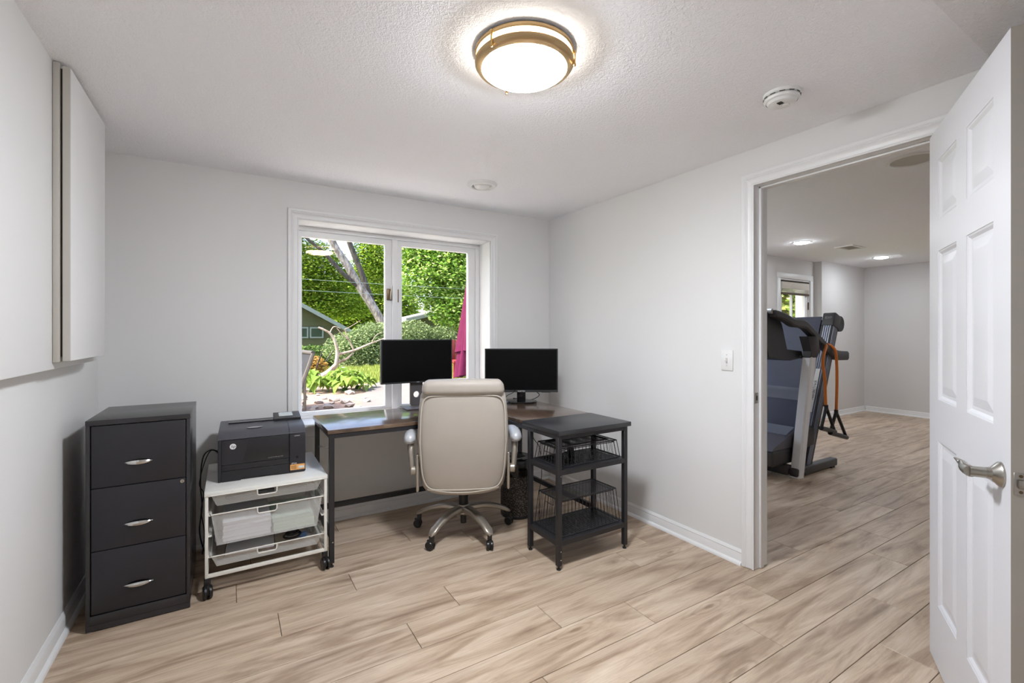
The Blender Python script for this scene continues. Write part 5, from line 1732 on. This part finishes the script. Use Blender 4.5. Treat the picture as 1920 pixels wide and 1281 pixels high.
def path_lights():
    for loc, label, s in (((-0.67, 5.10, GZ - 0.02), 'white garden path light with a hooped bracket by the lawn', 1.0), ((-1.09, 4.90, GZ - 0.02), 'squat grey garden path light near the golden shrub', 0.85)):
        t = thing('path_light', label, 'garden light', loc, group='garden path lights')
        obj('post', G().cyl((0, 0, 0), (0, 0, 0.10 * s), 0.02, n=10), 'lamp_post', t)
        obj('lantern', G().lathe([(0.0, 0.06 * s), (0.055 * s, 0.06 * s), (0.05 * s, 0.16 * s), (0.075 * s, 0.165 * s), (0.03 * s, 0.20 * s), (0.0, 0.205 * s)], 16), 'lamp_post', t)
        if s == 1.0:
            obj('bracket', G().tube(smooth_path([(-0.10, 0, 0.0), (-0.11, 0, 0.14), (-0.08, 0, 0.22), (0.0, 0, 0.23), (0.03, 0, 0.20)], 5), 0.009, n=8), 'white_plastic', t)
path_lights()

def umbrella():
    t = thing('patio_umbrella', 'closed maroon patio umbrella standing outside the window', 'umbrella', (0.70, 2.9, GZ + 0.012))
    obj('base', G().lathe([(0.0, 0.0), (0.24, 0.0), (0.24, 0.04), (0.06, 0.08), (0.03, 0.14)], 28), 'patio_iron', t)
    obj('pole', G().cyl((0, 0, 0.1), (0, 0, 2.05), 0.019, n=14), 'patio_wood', t)
    def furled(z0, z1, r0, r1, folds, amp, seed, top=False):
        rr = random.Random(seed)
        ph = [rr.uniform(0, 6) for _ in range(3)]
        rings = []
        for i in range(15):
            s = i / 14
            z = z0 + (z1 - z0) * s
            r = r0 + (r1 - r0) * s
            ring = []
            for k in range(64):
                a = 2 * PI * k / 64
                q = r * (1 + amp * math.sin(folds * a + ph[0] + 0.8 * s) * (1 - 0.6 * s) + 0.06 * math.sin(3 * a + ph[1] + 2 * s))
                ring.append((q * math.cos(a), q * math.sin(a), z + 0.03 * math.sin(2 * a + ph[2]) * (1 - s)))
            rings.append(ring)
        return G().loft(rings)
    c = obj('canopy', furled(0.16, 1.99, 0.225, 0.022, 8, 0.20, 2), 'maroon', t, sharp=1.2)
    obj('canopy_vent', furled(1.58, 2.0, 0.075, 0.024, 6, 0.18, 5), 'maroon', c, sharp=1.2)
    obj('canopy_flap', furled(0.52, 1.75, 0.21, 0.055, 5, 0.22, 8), 'maroon', c, sharp=1.2)
    obj('finial', G().lathe([(0.0, 2.09), (0.02, 2.05), (0.026, 2.0), (0.02, 1.96)], 14), 'maroon', t)
umbrella()

def patio_chair():
    t = thing('patio_chair', 'grey sling patio chair seen edge-on at the left of the window', 'chair', (-1.80, 2.05, GZ + 0.006), R(8))
    sl = smooth_path([(0.10, 0, 0.60), (0.05, 0, 0.45), (0.0, 0, 0.32), (-0.04, 0, 0.24), (-0.25, 0, 0.22), (-0.50, 0, 0.26)], 4)
    g = G()
    n = len(sl)
    g.add([(p.x, y, p.z + dz) for dz in (0, 0.012) for p in sl for y in (-0.27, 0.27)],
          [f for i in range(n - 1) for f in ([2 * i, 2 * i + 1, 2 * i + 3, 2 * i + 2], [2 * n + 2 * i, 2 * n + 2 * i + 2, 2 * n + 2 * i + 3, 2 * n + 2 * i + 1])])
    obj('sling', g, 'patio_sling', t)
    for y in (-0.28, 0.28):
        obj('side_frame', G().tube(sl, 0.020, n=8), 'patio_wood', t, loc=(0, y, 0))
        obj('leg', G().cyl((0.02, y, 0.0), (0.02, y, 0.36), 0.014, n=10), 'patio_iron', t)
        obj('leg', G().cyl((-0.45, y, 0.0), (-0.45, y, 0.26), 0.014, n=10), 'patio_iron', t)
        obj('arm_scroll', G().tube([(0.02, y, 0.30), (0.0, y, 0.22), (0.04, y, 0.16), (0.0, y, 0.10), (0.03, y, 0.05)], 0.008, n=8), 'patio_iron', t)
    obj('top_bar', G().cyl((0.10, -0.28, 0.605), (0.10, 0.28, 0.605), 0.022, n=10), 'patio_wood', t)
patio_chair()

def red_chair():
    t = thing('red_chair', 'sliver of a red garden chair beside the closed umbrella', 'chair', (1.30, 4.6, GZ - 0.02))
    obj('seat', G().box(-0.25, 0.25, -0.25, 0.25, 0.28, 0.33, bev=0.01), 'red_plastic', t)
    for k in range(4):
        obj('back_slat', G().box(-0.24 + 0.125 * k, -0.135 + 0.125 * k, 0.20, 0.23, 0.33, 0.70, bev=0.004), 'red_plastic', t)
    for x in (-0.22, 0.22):
        for y in (-0.22, 0.22):
            obj('leg', G().box(x - 0.02, x + 0.02, y - 0.02, y + 0.02, 0.0, 0.28), 'red_plastic', t)
red_chair()

def house():
    t = thing('neighbour_house', 'olive-green neighbouring house with pale gable roof edge', 'house', (-2.6, 13.0, -0.65))
    W0, W1, D = -4.5, 3.35, 2.2
    # gable wall facing the camera
    obj('wall', G().prism([(W0, 0.0), (W1, 0.0), (W1, 2.08), (0.0, 3.93), (W0, 1.5)], 'y', 0.0, D), 'siding', t)
    def slope(a, b, name):
        dx, dz = b[0] - a[0], b[1] - a[1]
        l = math.hypot(dx, dz)
        nx, nz = -dz / l * 0.10, dx / l * 0.10
        obj(name, G().prism([a, b, (b[0] + nx, b[1] + nz), (a[0] + nx, a[1] + nz)], 'y', -0.30, D + 0.2), 'shingle', t)
        obj('fascia', G().prism([(a[0], a[1] - 0.03), (b[0], b[1] - 0.03), (b[0] + nx * 0.9, b[1] + nz * 0.9), (a[0] + nx * 0.9, a[1] + nz * 0.9)], 'y', -0.36, -0.30), 'house_trim', t)
    slope((0.0, 3.96), (3.65, 1.93), 'roof')
    slope((W0 - 0.3, 1.4), (0.0, 3.96), 'roof')
    for x0, x1 in ((2.02, 2.40), (2.44, 2.86)):
        w = obj('window', G().holed('y', -0.04, 0.0, (x0, x1), (1.74, 2.10), (x0 + 0.045, x1 - 0.045), (1.785, 2.055)), 'house_trim', t)
        obj('window_pane', G().box(x0 + 0.045, x1 - 0.045, -0.03, -0.02, 1.785, 2.055), 'window_dark', w)
    t = thing('garden_shed', 'brown shed roof edge showing behind the maple leaves', 'shed', (4.63, 14.5, -0.60))
    obj('wall', G().prism([(-0.9, 0.0), (0.9, 0.0), (0.9, 2.75), (-0.9, 2.35)], 'y', 0, 1.2), 'siding', t)
    obj('roof', G().prism([(-1.15, 2.30), (1.1, 2.84), (1.1, 2.98), (-1.15, 2.44)], 'y', -0.25, 1.35), 'shingle', t)
    obj('fascia', G().prism([(-1.15, 2.28), (1.1, 2.82), (1.1, 2.95), (-1.15, 2.41)], 'y', -0.30, -0.25), 'house_trim', t)
    t = thing('side_building', 'blue-grey siding seen through the patio door of the exercise room', 'building', (10.10, 3.0, -0.6), R(-37))
    obj('wall', G().box(0.0, 4.0, 0, 0.12, 0, 5.0), 'blue_wall', t)
    for k in range(5):
        obj('batten', G().box(0.18 + 0.36 * k, 0.27 + 0.36 * k, -0.05, 0.0, 0, 5.0), 'batten_dark', t)
house()

def wires():
    for z, dz, label in ((2.62, 0.03, 'upper overhead wire crossing the garden trees'), (2.33, 0.02, 'lower overhead wire crossing the garden trees')):
        pts = [(-8 + 1.2 * k, 9.9, z + dz * (k / 12) + 0.25 * ((k - 10) / 10) ** 2) for k in range(21)]
        tag(obj('overhead_wire', G().tube(pts, 0.006, n=6), 'wire_grey'), label, 'cable', 'overhead wires across the garden')
wires()
